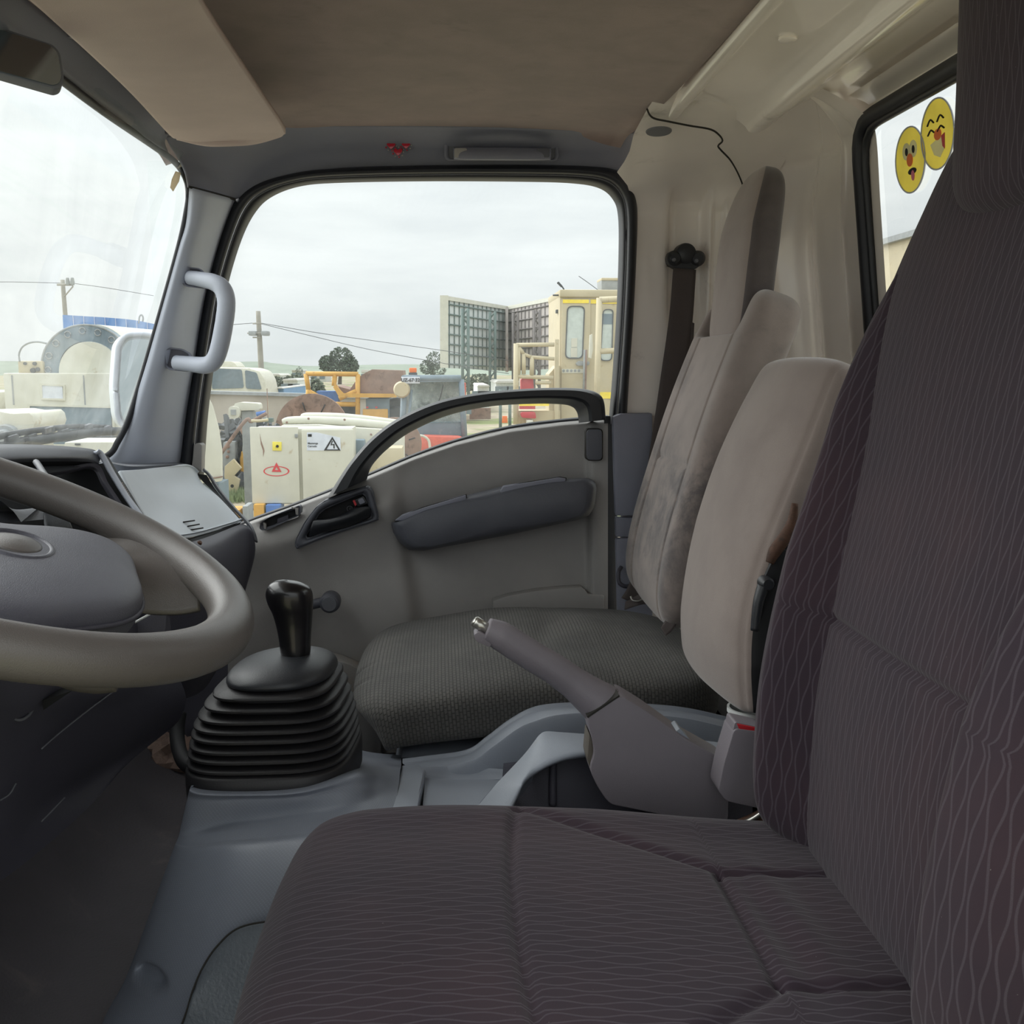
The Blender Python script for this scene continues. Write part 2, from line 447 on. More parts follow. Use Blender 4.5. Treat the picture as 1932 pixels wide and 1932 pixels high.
M['rust'] = mat('rusty_steel', (88, 62, 48), .7, .6, 200, .3, 40, dirt=(50, 40, 34), dirt_amt=.5, dirt_s=50, metal=.2)
M['mat'] = mat('worn_rubber_floor', (60, 56, 60), .75, .6, 260, .12, 8, dirt=(78, 72, 72), dirt_amt=.25, dirt_s=8)
M['cloth'] = mat_wave('dark_wavy_seat_cloth', (54, 45, 53), (100, 93, 101))
M['cover'] = mat_cell('embossed_seat_cover', (70, 69, 67), (96, 94, 90))
M['velour'] = mat_velour('grey_velour', (144, 132, 125), (132, 120, 114), (110, 99, 93), .0)
M['velour_st'] = mat_velour('stained_grey_velour', (144, 132, 126), (128, 118, 112), (74, 72, 75), .3, 7, worn=(1.50, 1.72))
M['velour_dk'] = mat_velour('dark_brown_velour', (92, 85, 84), (76, 70, 70), (66, 60, 60))
M['belt'] = mat('belt_webbing', (84, 76, 74), .8, .8, 1500, .06)
M['red'] = mat('red_plastic', (190, 40, 48), .4)
M['gem'] = mat('red_gem', (190, 30, 55), .15, coat=.5)
M['white'] = mat('white_plastic', (222, 224, 222), .4)
M['glass'] = mat_glass('window_glass', .09, refl=.02)
M['glass_w'] = mat_glass('windshield_glass', .14, refl=.012)
M['mirror'] = mat('mirror_glass', (168, 180, 184), .12, metal=1)
M['sticker_y'] = mat('yellow_sticker_vinyl', (240, 228, 140), .6)

# ================================================================ the cab shell
def setting(o, label): return tag(o, label, None, None, 'structure')

# ---- headliner
def ceil_row(Y, z0=0.0):
    return [V(-.50, Y, 2.225 - z0), V(-.44, Y, 2.245 - z0), V(-.3, Y, 2.268 - z0), V(0, Y, 2.275 - z0), V(.2, Y, 2.272 - z0), V(.364 - max(0, Y - 1.6) * .1, Y, 2.264 - z0)]
o = loft('ceiling', [ceil_row(y, z) for y, z in ((.3, .03), (.45, 0), (.9, -.004), (1.4, -.004), (1.8, 0), (1.905, .0), (1.96, .012))], M['headliner'], nu=30, nv=40, thick=.02)
setting(o, 'brown grey felt headliner covering the cab roof')

# ---- windshield header rail (dark strip over the windshield) and glass
def ws_x(z): return -.585 + (z - 1.70) * .29
hd = [pp([(x0, y0, Y) for x0, y0, Y in row]) for row in (
    [(-140, -148, .82), (22, -24, 1.0), (122, 56, 1.21), (222, 138, 1.46), (326, 244, 1.78)],
    [(-170, -118, .82), (-2, 12, 1.0), (94, 90, 1.21), (196, 172, 1.46), (313, 262, 1.80)],
    [(-190, -95, .82), (-10, 33, 1.0), (86, 108, 1.21), (188, 189, 1.46), (312, 272, 1.82)],
    [(-200, -80, .84), (-15, 45, 1.02), (80, 120, 1.23), (184, 200, 1.48), (318, 288, 1.84)])]
hd = [[V(r[0][0], .28, r[0][2]), V(r[0][0], .55, r[0][2])] + r for r in hd]
o = loft('trim_1', hd, M['trim'], nu=56, nv=14, thick=.006)
setting(o, 'grey header rail along the top of the windshield')
hs = [V(ws_x(2.2) - .004, .2, 2.165), V(ws_x(2.2) - .004, 1.0, 2.175), V(ws_x(2.2) - .004, 1.83, 2.18)]
win1 = thing('window_1', 'raked windshield glass with black rubber edge', None, (-.52, 1.1, 1.7), kind='structure')
edge = pp([(-60, 18, 1.0), (40, 90, 1.16), (110, 146, 1.29), (200, 214, 1.5), (290, 276, 1.78), (330, 306, 1.85), (350, 335, 1.86), (356, 365, 1.86), (352, 400, 1.86), (338, 465, 1.86), (299, 605, 1.86), (261, 735, 1.86), (240, 798, 1.85), (222, 834, 1.84), (205, 858, 1.83), (150, 885, 1.8)])
edge = [V(edge[0][0], .28, edge[0][2]), V(edge[0][0], .6, edge[0][2])] + edge
tube('gasket', edge, .0055, M['rubber'], win1, n=8, ns=90)
gl = [[V(ws_x(z) - .012, Y, z) for z in (1.62, 1.75, 1.9, 2.05, 2.215)] for Y in (.2, .6, 1.0, 1.4, 1.75)] + [[V(ws_x(z) + .0, 1.90, z) for z in (1.62, 1.75, 1.9, 2.05, 2.215)]]
loft('pane', gl, M['glass_w'], win1, nu=12, nv=24)
# the roof shell above the headliner keeps daylight out
o = box('roof_panel', (.08, 1.15, 2.345), (1.22, 1.75, .03), M['cream'], None, .01); setting(o, 'outer cab roof panel above the headliner')
o = box('roof_rail', (.1, 2.06, 2.295), (1.16, .05, .15), M['cream'], None, .01); setting(o, 'outer roof rail above the passenger door')

# ---- roof side trim above the passenger window
rows = [pp([(312, 258, 1.80), (345, 256, 1.83), (400, 266, 1.86), (470, 261, 1.885), (535, 240, 1.9), (640, 238, 1.9), (800, 239, 1.9), (1000, 244, 1.9), (1202, 251, 1.9)]),
        pp([(322, 276, 1.825), (358, 278, 1.855), (405, 285, 1.89), (475, 278, 1.915), (538, 258, 1.925), (640, 254, 1.93), (800, 255, 1.93), (1000, 259, 1.93), (1212, 262, 1.93)]),
        pp([(336, 295, 1.84), (368, 305, 1.87), (412, 315, 1.915), (470, 308, 1.945), (538, 288, 1.955), (640, 279, 1.96), (800, 278, 1.96), (1000, 282, 1.96), (1205, 285, 1.96)]),
        pp([(351, 325, 1.85), (380, 333, 1.88), (418, 342, 1.93), (458, 338, 1.96), (530, 315, 1.975), (640, 303, 1.978), (800, 299, 1.978), (1000, 300, 1.978), (1192, 305, 1.978)]),
        pp([(357, 353, 1.85), (385, 360, 1.885), (415, 368, 1.93), (445, 376, 1.97), (520, 338, 1.985), (640, 319, 1.99), (800, 314, 1.99), (1000, 313, 1.99), (1178, 323, 1.99)])]
o = loft('trim_2', rows, M['trim'], nu=80, nv=24, thick=.004)
setting(o, 'dark grey moulded roof trim above the passenger window')

# ---- A pillar trim
prow = [((357, 353), (445, 377)), ((351, 420), (424, 430)), ((338, 465), (410, 475)), ((320, 530), (394, 535)), ((299, 605), (380, 605)), ((278, 680), (368, 690)), ((261, 735), (360, 735)), ((242, 796), (350, 800)), ((222, 836), (345, 850)), ((200, 862), (340, 885)), ((170, 885), (336, 915))]
rows = []
for (a, b) in prow:
    P4 = []
    for s, Y in ((0, 1.855), (.14, 1.852), (.4, 1.868), (.7, 1.915), (.9, 1.955), (1, 1.985)):
        P4.append((a[0] + (b[0] - a[0]) * s, a[1] + (b[1] - a[1]) * s, Y))
    rows.append(pp(P4))
apil = loft('trim_3', rows, M['pillar'], nu=36, nv=60, thick=.003)
setting(apil, 'grey trim panel on the front windshield pillar, coloured pale for window light')
tube('pillar_joint', [p + V(0, -.003, 0) for p in pp([(357, 353, 1.85), (385, 360, 1.88), (415, 368, 1.925), (444, 377, 1.97)])], .0022, M['seam'], apil, n=6)

# ---- side window: seal, pane
out_ = [(336, 905), (350, 800), (362, 720), (380, 605), (394, 530), (418, 445), (443, 380), (478, 351), (540, 331), (620, 320), (800, 313.5), (1000, 312.5), (1110, 315), (1160, 323), (1188, 347), (1200, 390), (1199, 480), (1193, 600), (1186, 700), (1180, 800)]
in_ = [(384, 905), (391, 800), (400, 720), (416, 612), (432, 530), (456, 452), (481, 402), (512, 372), (565, 352), (640, 345), (810, 342), (990, 343), (1080, 346), (1130, 355), (1156, 376), (1166, 408), (1167, 480), (1163, 590), (1156, 700), (1148, 800)]
win2 = thing('window_2', 'passenger side window with black rubber door seal', None, (0, 2.0, 1.8), kind='structure')
def band(s0, Y): return pp([(a[0] + (b[0] - a[0]) * s0, a[1] + (b[1] - a[1]) * s0, Y) for a, b in zip(out_, in_)])
loft('door_seal', [band(s, y) for s, y in ((-.06, 1.992), (.02, 1.976), (.25, 1.970), (.46, 1.976), (.5, 1.988))], M['rubber'], win2, nu=160, nv=14)
loft('window_frame', [band(s, y) for s, y in ((.48, 1.998), (.56, 1.99), (.78, 1.996), (.92, 2.015), (1.0, 2.04), (1.0, 2.07))], M['rubber'], win2, nu=160, nv=14)
tube('seal_piping', band(.56, 1.986), .0012, M['dash'], win2, n=6, ns=160)
mesh('pane', [V(-.56, 2.06, 1.45), V(.40, 2.06, 1.45), V(.40, 2.06, 2.24), V(-.56, 2.06, 2.24)], [(0, 1, 2, 3)], M['glass'], win2, False)
# small grey glass-run block at the pillar foot
prism('glass_run', rnd([(365, 838), (381, 838), (380, 885), (363, 885)], 4) and pp([(365, 840), (369, 837), (377, 837), (381, 840), (380, 890), (362, 890)], 1.975), (0, .03, 0), M['door'], win2, .002)

# ---- passenger side wall (cream pillar behind the door)
zs = [2.275, 2.262, 2.235, 2.19, 2.1, 1.95, 1.8, 1.6, 1.35, 1.05]
def wall_y(X, z):
    y = 1.995
    y -= .33 * max(0, (z - 2.13) / .138) ** 2.6                       # curls in towards the roof
    k = 1 / (1 + math.exp(-(X - .434) / .003)) * 1 / (1 + math.exp((X - .506) / .0025)) * 1 / (1 + math.exp((z - 2.185) / .005)) * 1 / (1 + math.exp(-(z - 1.95) / .012))
    y += .030 * k                                                       # pressed recess behind the belt guide
    k2 = 1 / (1 + math.exp(-(X - .516) / .0015)) * 1 / (1 + math.exp((X - .540) / .0015)) * 1 / (1 + math.exp((z - 2.16) / .005))
    y += .010 * k2
    return y - max(0, (X - .57)) ** 2 * 4.0
xs = np.linspace(.325, .615, 140); zz = np.r_[np.linspace(2.275, 1.9, 130), np.linspace(1.89, 1.05, 40)]
def wall_left_edge(z):       # the wall starts where the door seal and the roof trim end
    Y = wall_y(.34, z)
    py = 966 - FPX * ((V(.34, Y, z) - CAMP) @ _u) / ((V(.34, Y, z) - CAMP) @ _f)
    L = float(np.interp(py, [190, 206, 252, 285, 305, 325, 350, 390, 480, 600, 790, 1400], [1232, 1221, 1196, 1188, 1178, 1164, 1184, 1196, 1196, 1190, 1176, 1160]))
    return PY(L, py, Y)[0]
A = []
for z in zz:
    xl = wall_left_edge(z)
    A.append([V(xl + (x - .325) / .29 * (.615 - xl), wall_y(xl + (x - .325) / .29 * (.615 - xl), z), z) for x in xs])
A = np.array(A)
o = grid_mesh('wall_right', A, M['cream']); setting(o, 'cream painted side wall behind the passenger door')
wr = o
tube('panel_gap', pp([(1221, 206, 1.655), (1226, 217, 1.675), (1236, 224, 1.688), (1260, 229, 1.70), (1300, 237, 1.716), (1340, 244, 1.734), (1357, 255, 1.758), (1363, 266, 1.782), (1355, 275, 1.804), (1360, 283, 1.82), (1380, 305, 1.863), (1398, 340, 1.925), (1410, 380, 1.965)]), .0016, M['seam'], wr, n=6, ns=70)
revolve('plug', [(0, -.0015), (.0205, -.0015), (.0215, 0), (.0215, .001)], PY(1243, 248, 1.742), (.0, .12, .99), M['dash'], wr, 32)

# ---- roof rear (cream) and rear wall
def roofrow(X, z, dz=0): return [V(X, Y, z + d + dz) for Y, d in ((.3, -.03), (.5, 0), (.9, .004), (1.2, .004), (1.45, .003), (1.6, .001), (1.69, 0), (1.735, -.002))]
rr_ = [roofrow(.366, 2.275), roofrow(.367, 2.262), roofrow(.374, 2.2575), roofrow(.386, 2.259), roofrow(.392, 2.265), roofrow(.40, 2.2675), roofrow(.44, 2.2665), roofrow(.475, 2.262), roofrow(.497, 2.249), roofrow(.506, 2.239), roofrow(.52, 2.238), roofrow(.535, 2.245), roofrow(.56, 2.262), roofrow(.60, 2.268), roofrow(.63, 2.266), roofrow(.648, 2.255), roofrow(.656, 2.235)]
rear = loft('ceiling', rr_, M['cream'], nu=60, nv=110)
rear.name = 'ceiling_rear_panel'
setting(rear, 'cream painted steel roof edge behind the headliner')
for px_, py_ in ((1486, 76),):
    revolve('plug', [(0, 0), (.010, 0), (.012, .0015), (.012, .008)], PZ(px_, py_, 2.267) - V(0, 0, .0012), (0, 0, 1), M['cream'], rear, 20)
def rw_x(z): return .657 + (2.2 - z) * .12
cols = [(-.065, 1.998), (-.03, 1.985), (.0, 1.955), (.012, 1.92), (.008, 1.885), (.018, 1.85), (.028, 1.80), (.02, 1.765), (.0, 1.74), (-.004, 1.71), (.006, 1.68), (.004, 1.655), (.0, 1.62), (.0, 1.58)]
rows = []
for z in (2.275, 2.262, 2.245, 2.225, 2.2, 2.1, 1.95, 1.8, 1.6, 1.35, 1.05):
    rows.append([V(rw_x(z) + dx - .10 * max(0, (z - 2.2) / .075) ** 2, y - .33 * max(0, (z - 2.13) / .138) ** 2.6 * min(1, max(0, (y - 1.62) / .34)), z) for dx, y in cols])
rwall = loft('wall_rear', rows, M['cream'], nu=90, nv=60)
setting(rwall, 'cream painted rear cab wall with pressed ribs')
loft('wall_above_window', [[V(rw_x(2.26) - .03, y, 2.262) for y in (1.6, 1.2, .8, .3)], [V(rw_x(2.22) - .004, y, 2.25) for y in (1.6, 1.2, .8, .3)], [V(rw_x(2.2), y, 2.235) for y in (1.6, 1.2, .8, .3)], [V(rw_x(2.18), y, 2.215) for y in (1.6, 1.2, .8, .3)]], M['cream'], rwall, nu=20, nv=16)
loft('wall_below_window', [[V(rw_x(z), y, z) for y in (1.6, 1.2, .8, .3)] for z in (1.72, 1.5, 1.05)], M['cream'], rwall, nu=12, nv=12)
# rear window
win3 = thing('window_3', 'small rear window with thick black rubber gasket', None, (.68, 1.2, 1.9), kind='structure')
wy0, wy1, wz0, wz1 = 1.628, .70, 1.70, 2.228
rp = rnd([(wy0, wz0), (wy0, wz1), (wy1, wz1), (wy1, wz0)], .055, 8)
ctr = np.array([(wy0 + wy1) / 2, (wz0 + wz1) / 2])
gpath = [V(rw_x(z) - .006, y, z) for y, z in rp]
tube('gasket', even(gpath, 150, True), .013, M['rubber'], win3, n=10, closed=True, sm=False)
gp2 = [V(rw_x(z) - .004, y + (.014 if y < 1.2 else -.014), z + (.014 if z < 1.9 else -.014)) for y, z in rp]
tube('gasket_lip', even(gp2, 150, True), .006, M['black'], win3, n=8, closed=True, sm=False)
mesh('pane', [V(rw_x(z) + .004, y, z) for y, z in ((wy0, wz0), (wy0, wz1), (wy1, wz1), (wy1, wz0))], [(0, 1, 2, 3)], M['glass'], win3, False)

# ---- lower trim behind the door, door jamb
t4 = thing('trim_4', 'grey plastic lower pillar cover beside the passenger seat', None, (.36, 1.98, 1.1), kind='structure')
prism('upper_panel', pp([(1156, 786), (1172, 780), (1232, 779), (1232, 974), (1161, 974)], 1.962), (0, .02, 0), M['trim'], t4, .006)
prism('lower_panel', pp([(1161, 976), (1232, 976), (1232, 1014), (1162, 1014)], 1.970), (0, .02, 0), M['trim'], t4, .005)
prism('foot_panel', pp([(1162, 1016), (1232, 1016), (1232, 1260), (1168, 1260)], 1.962), (0, .02, 0), M['trim'], t4, .006)
prism('jamb', pp([(1140, 785), (1161, 785), (1172, 1330), (1140, 1330)], 2.02), (0, .02, 0), M['black'], t4)

# ---- floor, firewall, engine cover under the seats
fl = [[V(x, y, z) for x, z in ((-.66, 1.30), (-.60, 1.17), (-.52, 1.095), (-.42, 1.08), (-.2, 1.08), (.1, 1.08), (.7, 1.08))] for y in (.35, .8, 1.2, 1.6, 2.03)]
o = loft('floor', fl, M['mat'], nu=50, nv=14); setting(o, 'dark worn rubber floor of the cab'); cabfloor = o
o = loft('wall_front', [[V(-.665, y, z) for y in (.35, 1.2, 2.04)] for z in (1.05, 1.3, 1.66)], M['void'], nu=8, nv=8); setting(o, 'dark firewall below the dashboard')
ec = thing('engine_cover', 'grey steel engine cover box under the seats', 'engine cover', (.25, 1.5, 1.08))
loft('cover_shell', [[V(-.075 + dx, y, z) for y in (1.412, 1.5, 1.7, 1.97)] for dx, z in ((-.03, 1.08), (-.012, 1.2), (0, 1.275), (.012, 1.292), (.03, 1.297), (.25, 1.297), (.415, 1.295), (.425, 1.28), (.43, 1.09))], M['console_s'], ec, nu=10, nv=40)
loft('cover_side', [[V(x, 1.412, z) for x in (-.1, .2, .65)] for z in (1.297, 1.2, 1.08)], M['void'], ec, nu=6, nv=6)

o = loft('wall_kick_panel', [[V(x, y, z) for x, y in ((-.68, 2.035), (-.55, 2.03), (-.43, 2.025), (-.36, 2.03))] for z in (1.05, 1.3, 1.48)], M['dash_low'], nu=10, nv=10); setting(o, 'dark kick panel in front of the passenger door')

# added black box darkening the gap behind the seats, unseen pillar of the driver's doorway
o = box('wall_rear_dark_box', (.53, 1.15, 1.19), (.17, 1.62, .20), M['void'], None, .01); setting(o, 'black box added to darken the gap behind the seats')
o = box('wall_left', (.64, .36, 1.68), (.36, .06, 1.26), M['cream'], None, .02); setting(o, 'unseen cream pillar behind the driver doorway, added to cut fill light')  # out of view, added to cut fill light from the driver's side
def translucent(m, amt):
    g = m.node_tree; out = [n for n in g.nodes if n.type == 'OUTPUT_MATERIAL'][0]; b = [n for n in g.nodes if n.type == 'BSDF_PRINCIPLED'][0]
    t = g.nodes.new('ShaderNodeBsdfTranslucent'); c = b.inputs['Base Color'].links[0].from_socket; g.links.new(c, t.inputs['Color'])
    x = g.nodes.new('ShaderNodeMixShader'); x.inputs[0].default_value = amt; g.links.new(b.outputs[0], x.inputs[1]); g.links.new(t.outputs[0], x.inputs[2]); g.links.new(x.outputs[0], out.inputs['Surface'])
translucent(M['sticker_y'], .6)
M['tape'] = mat('masking_tape', (214, 204, 184), .7); translucent(M['tape'], .6)
M['sticker_w'] = mat('white_sticker_vinyl', (236, 238, 236), .6); translucent(M['sticker_w'], .6)
# ================================================================ passenger door
door = thing('door_1', 'grey passenger door with black arched pull bar', 'door', (0, 2.02, 1.1), kind='structure')
cx = [430, 480, 545, 620, 690, 722, 740, 756, 775, 830, 900, 1000, 1075, 1100, 1110, 1122, 1147]
sill = lambda x: float(np.interp(x, [430, 480, 545, 620, 700, 780, 860, 960, 1060, 1147], [1000, 980, 957, 928, 895, 861, 833, 808, 795, 788]))
def Yd(x, s):     # s: 0 sill .. 1 floor; distance of the card from the camera side
    front = 1 / (1 + math.exp((x - 748) / 7))                 # forward third stands proud
    edge = 1 / (1 + math.exp(-(x - 1112) / 3))                # proud rear margin
    base = 2.028 - .014 * gauss(s, .10, .08) + .008 * gauss(s, .3, .10)
    proud = (.034 if s > .12 else .034 * s / .12)
    return base - proud * front - .022 * edge * min(1, s / .1)
ss = [0, .012, .03, .07, .12, .18, .24, .30, .36, .42, .5, .6, .7, .8, .9, 1.0]
ss = np.interp(np.linspace(0, 1, 60), np.linspace(0, 1, len(ss)), ss)
xs = np.unique(np.r_[np.linspace(430, 720, 40), np.linspace(720, 780, 26), np.linspace(780, 1098, 40), np.linspace(1098, 1147, 24)])
A = []
for s in ss:
    row = []
    for x in xs:
        y0 = sill(x); yb = 1470
        y = y0 + (yb - y0) * s
        Y = Yd(x, s)
        if s < .012: Y = 2.05 - (2.05 - Yd(x, .012)) * (s / .012) ** .5
        # slanted front boundary of the recess: drifts right going down
        sh = max(0, (y - 930)) * .16 if y < 1160 else 37
        Y = Yd(x - sh if x < 900 else x, s) if s >= .012 else Y
        row.append(PY(x, y, Y))
    A.append(row)
A = np.array(A)
card = grid_mesh('door_card', A, M['door'], door)
loft('sill_strip', [pp([(x, sill(x) - d, Y) for x in (430, 480, 545, 620, 700, 780, 860, 960, 1060, 1147)]) for d, Y in ((-1, 2.042), (3, 2.045), (5, 2.055))], M['rubber'], door, nu=60, nv=6)
# armrest pod with two inserts
arm = [(738, 987), (790, 962), (870, 937), (950, 917), (1050, 904), (1108, 902), (1122, 908), (1126, 922), (1122, 955), (1112, 972), (1090, 981), (950, 1011), (800, 1039), (772, 1038), (752, 1022), (742, 1004)]
a0 = even(np.array(pp(arm, 2.03)), 96, True)
def shrink(P, px, Y):
    q = np.array(arm, float); c = q.mean(0)
    return q
def armrow(f, Y, dy=0):
    q = even(np.array(arm, float), 96, True); c = np.array([935, 968.])
    d = q - c; ln = np.linalg.norm(d, axis=1)[:, None]
    q = q - d / ln * f * np.array([1.0, 1.0])
    return pp([(a, b + dy, Y) for a, b in q])
arr = [armrow(0, 2.03), armrow(0, 1.985), armrow(1.5, 1.968), armrow(5, 1.955), armrow(11, 1.947), armrow(19, 1.943)]
arm_o = loft('armrest', arr, M['door_dark'], door, nu=96, nv=26, closed_u=True, cap=True, lin_u=True)
for q in ([(745, 983), (758, 973), (800, 958), (860, 940), (879, 934), (880, 942), (866, 950), (800, 969), (760, 982)], [(943, 928), (950, 918), (1000, 910), (1055, 901), (1068, 903), (1066, 911), (1050, 919), (1000, 927), (950, 936)]):
    prism('insert', pp(q, 1.946), (0, .02, 0), M['trim'], arm_o, .002)
    ring('insert_gap', pp([(a + (1.4 if a > np.mean([e[0] for e in q]) else -1.4), b + (1.4 if b > np.mean([e[1] for e in q]) else -1.4)) for a, b in q], 1.9505), pp(q, 1.9505), (0, .006, 0), M['seam'], arm_o)
# moulded map pocket lip low on the card
prism('pocket_lip', pp([(930, 1134), (960, 1124), (1010, 1115), (1060, 1110), (1097, 1108), (1103, 1112), (1110, 1122), (1140, 1124), (1140, 1160), (930, 1160)], 2.0), (0, .03, 0), M['door'], door, .003)
# courtesy lens
lens = rnd([(1107, 810), (1136, 810), (1136, 868), (1107, 868)], 8)
prism('courtesy_cover', pp(lens, 1.976), (0, .03, 0), M['door_dark'], door, .002)
ring('cover_gap', pp(rnd([(1105.5, 808.5), (1137.5, 808.5), (1137.5, 869.5), (1105.5, 869.5)], 8), 1.981), pp(lens, 1.981), (0, .02, 0), M['seam'], door)
# arched pull bar
ao = [(618, 938), (640, 902), (662, 870), (700, 827), (750, 790), (820, 759), (900, 742), (1000, 733), (1075, 732), (1112, 736), (1132, 745), (1140, 760), (1143, 792)]
ai = [(692, 905), (699, 884), (712, 866), (735, 844), (775, 815), (845, 784), (925, 767), (1005, 762), (1060, 763), (1080, 768), (1088, 777), (1091, 788), (1092, 798)]
def arc(f, Y): return pp([(a[0] + (b[0] - a[0]) * f, a[1] + (b[1] - a[1]) * f, Y) for a, b in zip(ao, ai)])
prof = [(0, 2.01), (0, 1.975), (.04, 1.958), (.14, 1.948), (.5, 1.946), (.62, 1.95), (.68, 1.958), (.9, 1.985), (1, 1.995), (1, 2.02), (.5, 2.03)]
Rws = np.stack([cr(arc(f, Y), 90) for f, Y in prof], 1)
grid_mesh('pull_bar', Rws, M['black'], door, True, True).data.set_sharp_from_angle(angle=math.radians(35))
# door opener: bezel, recess, lever, lock
bo = [(557, 1026), (560, 1014), (575, 985), (595, 958), (612, 945), (640, 934), (690, 919), (697, 921), (703, 930), (713, 968), (714, 978), (708, 984), (660, 999), (610, 1016), (566, 1034), (559, 1033)]
bi = [(578, 1010), (582, 1004), (590, 990), (601, 972), (613, 961), (640, 949), (676, 934), (684, 932), (690, 938), (699, 968), (700, 974), (694, 979), (655, 991), (615, 1004), (586, 1014), (580, 1014)]
hb = thing_bez = ring('opener_bezel', pp(bo, 1.972), pp(bi, 1.978), (0, .03, 0), M['door_dark'], door)
loft('opener_lip', [pp(bo, 1.990), pp(bo, 1.976), pp([(a[0] * .7 + b[0] * .3, a[1] * .7 + b[1] * .3) for a, b in zip(bo, bi)], 1.969), pp([(a[0] * .3 + b[0] * .7, a[1] * .3 + b[1] * .7) for a, b in zip(bo, bi)], 1.971), pp(bi, 1.98)], M['door_dark'], hb, nu=80, nv=14, closed_u=True)
prism('opener_recess', pp(bi, 1.997), (0, .01, 0), M['void'], hb)
lv = [pp(q) for q in ([(582, 1012, 1.972), (620, 1000, 1.966), (660, 990, 1.964), (698, 974, 1.968)],
                      [(587, 997, 1.964), (622, 990, 1.955), (662, 977, 1.953), (697, 956, 1.962)],
                      [(592, 985, 1.966), (625, 982, 1.956), (655, 972, 1.955), (672, 960, 1.962)],
                      [(595, 983, 1.98), (625, 979, 1.98), (655, 969, 1.98), (676, 954, 1.98)])]
loft('opener_lever', lv, M['black'], hb, nu=30, nv=16, thick=.003)
lk = prism('lock_lever', pp(rnd([(668, 944), (686, 936), (694, 950), (675, 956)], 3), 1.972), (0, .02, 0), M['black'], hb, .002)
prism('lock_tab', pp(rnd([(675, 943), (684, 939), (689, 948), (679, 952)], 2), 1.968), (0, .006, 0), M['trim'], lk, .001)
prism('lock_mark', pp([(665.5, 945), (669, 943), (673, 952), (670, 955)], 1.970), (0, .006, 0), M['red'], lk)
revolve('screw', [(0, .004), (.003, .004), (.0042, 0), (.0065, 0), (.007, .006)], PY(660, 960, 1.985), (0, 1, 0), M['black'], hb, 16)
def press(o, poly, dy):
    q = np.array([(a, b) for a, b in poly], float)
    for v in o.data.vertices:
        d_ = np.array(v.co) - CAMP; z_ = d_ @ _f; ax, ay = 966 + FPX * (d_ @ _r) / z_, 966 - FPX * (d_ @ _u) / z_
        ins = False
        for k in range(len(q)):
            (x1, y1), (x2, y2) = q[k], q[k - 1]
            if (y1 > ay) != (y2 > ay) and ax < (x2 - x1) * (ay - y1) / (y2 - y1) + x1: ins = not ins
        if ins: v.co.y += dy
press(card, [(a * .7 + b[0] * .3, c * .7 + b[1] * .3) for (a, c), b in zip(bi, bo)], .03)
# blanked switch slot in the sill
so = rnd([(489, 997), (492, 986), (505, 977), (566, 953), (568, 962), (566, 972), (505, 1000), (494, 1001)], 6, 4)
si = [(528 + (a - 528) * .84, 977 + (b - 977) * .72) for a, b in so]
press(card, [(528 + (a - 528) * .92, 977 + (b - 977) * .86) for a, b in so], .03)
sw = ring('switch_slot', pp(so, 1.988), pp(si, 1.992), (0, .02, 0), M['door_dark'], door)
prism('slot_floor', pp(si, 2.004), (0, .005, 0), M['void'], sw)
prism('slot_socket', pp([(523, 979), (544, 971), (544, 980), (523, 988)], 1.998), (0, .006, 0), M['dash_low'], sw, .001)
for c0, c1 in (((556, 957), (563, 972)), ((496, 986), (502, 999)), ((549, 956), (556, 961))):
    prism('slot_clip', pp([c0, (c1[0], c0[1] + 2), c1, (c0[0] + 2, c1[1] - 1)], 1.987), (0, .01, 0), M['door'], sw, .001)
# window crank
ck = thing('window_crank', 'dark grey window winder handle on the passenger door', 'window crank', PY(600, 1140, 1.96))
tube('crank_arm', pp([(560, 1148, 1.975), (580, 1143, 1.962), (600, 1138, 1.955), (620, 1134, 1.952)]), [.012, .0125, .013, .014], M['door_dark'], ck, n=12, flat=.75)
revolve('crank_knob', [(0, -.034), (.015, -.034), (.0185, -.031), (.02, -.02), (.019, .0), (0, .0)], PY(625, 1132, 1.958), (0, 1, 0), M['door_dark'], ck, 32)
revolve('crank_cap', [(0, -.0365), (.0135, -.0365), (.0145, -.034), (.0145, -.03)], PY(625, 1132, 1.958), (0, 1, 0), M['dash'], ck, 32)
revolve('crank_boss', [(0, -.02), (.024, -.02), (.028, -.012), (.028, .03), (0, .03)], PY(550, 1150, 1.975), (0, 1, 0), M['door_dark'], ck, 24)
# speaker pod low in the front corner of the door
rows = [pp(q) for q in ([(470, 1300, 1.99), (560, 1255, 1.985), (620, 1230, 1.985), (680, 1250, 1.985), (720, 1275, 1.99)],
                        [(465, 1330, 1.96), (560, 1278, 1.95), (625, 1246, 1.95), (685, 1266, 1.955), (720, 1295, 1.975)],
                        [(460, 1370, 1.95), (560, 1310, 1.94), (630, 1270, 1.94), (690, 1285, 1.95), (720, 1320, 1.975)],
                        [(460, 1460, 1.95), (560, 1460, 1.94), (630, 1460, 1.94), (690, 1460, 1.95), (720, 1460, 1.975)])]
sp = loft('speaker_pod', rows, M['door'], door, nu=30, nv=20, thick=.004)
for i in range(3):
    for j in range(2):
        revolve('grille_hole', [(0, -.001), (.0035, -.001), (.0045, .003)], PY(629 + i * 8 - j * 2, 1281 + j * 9, 1.940), (0, 1, 0), M['void'], sp, 10)

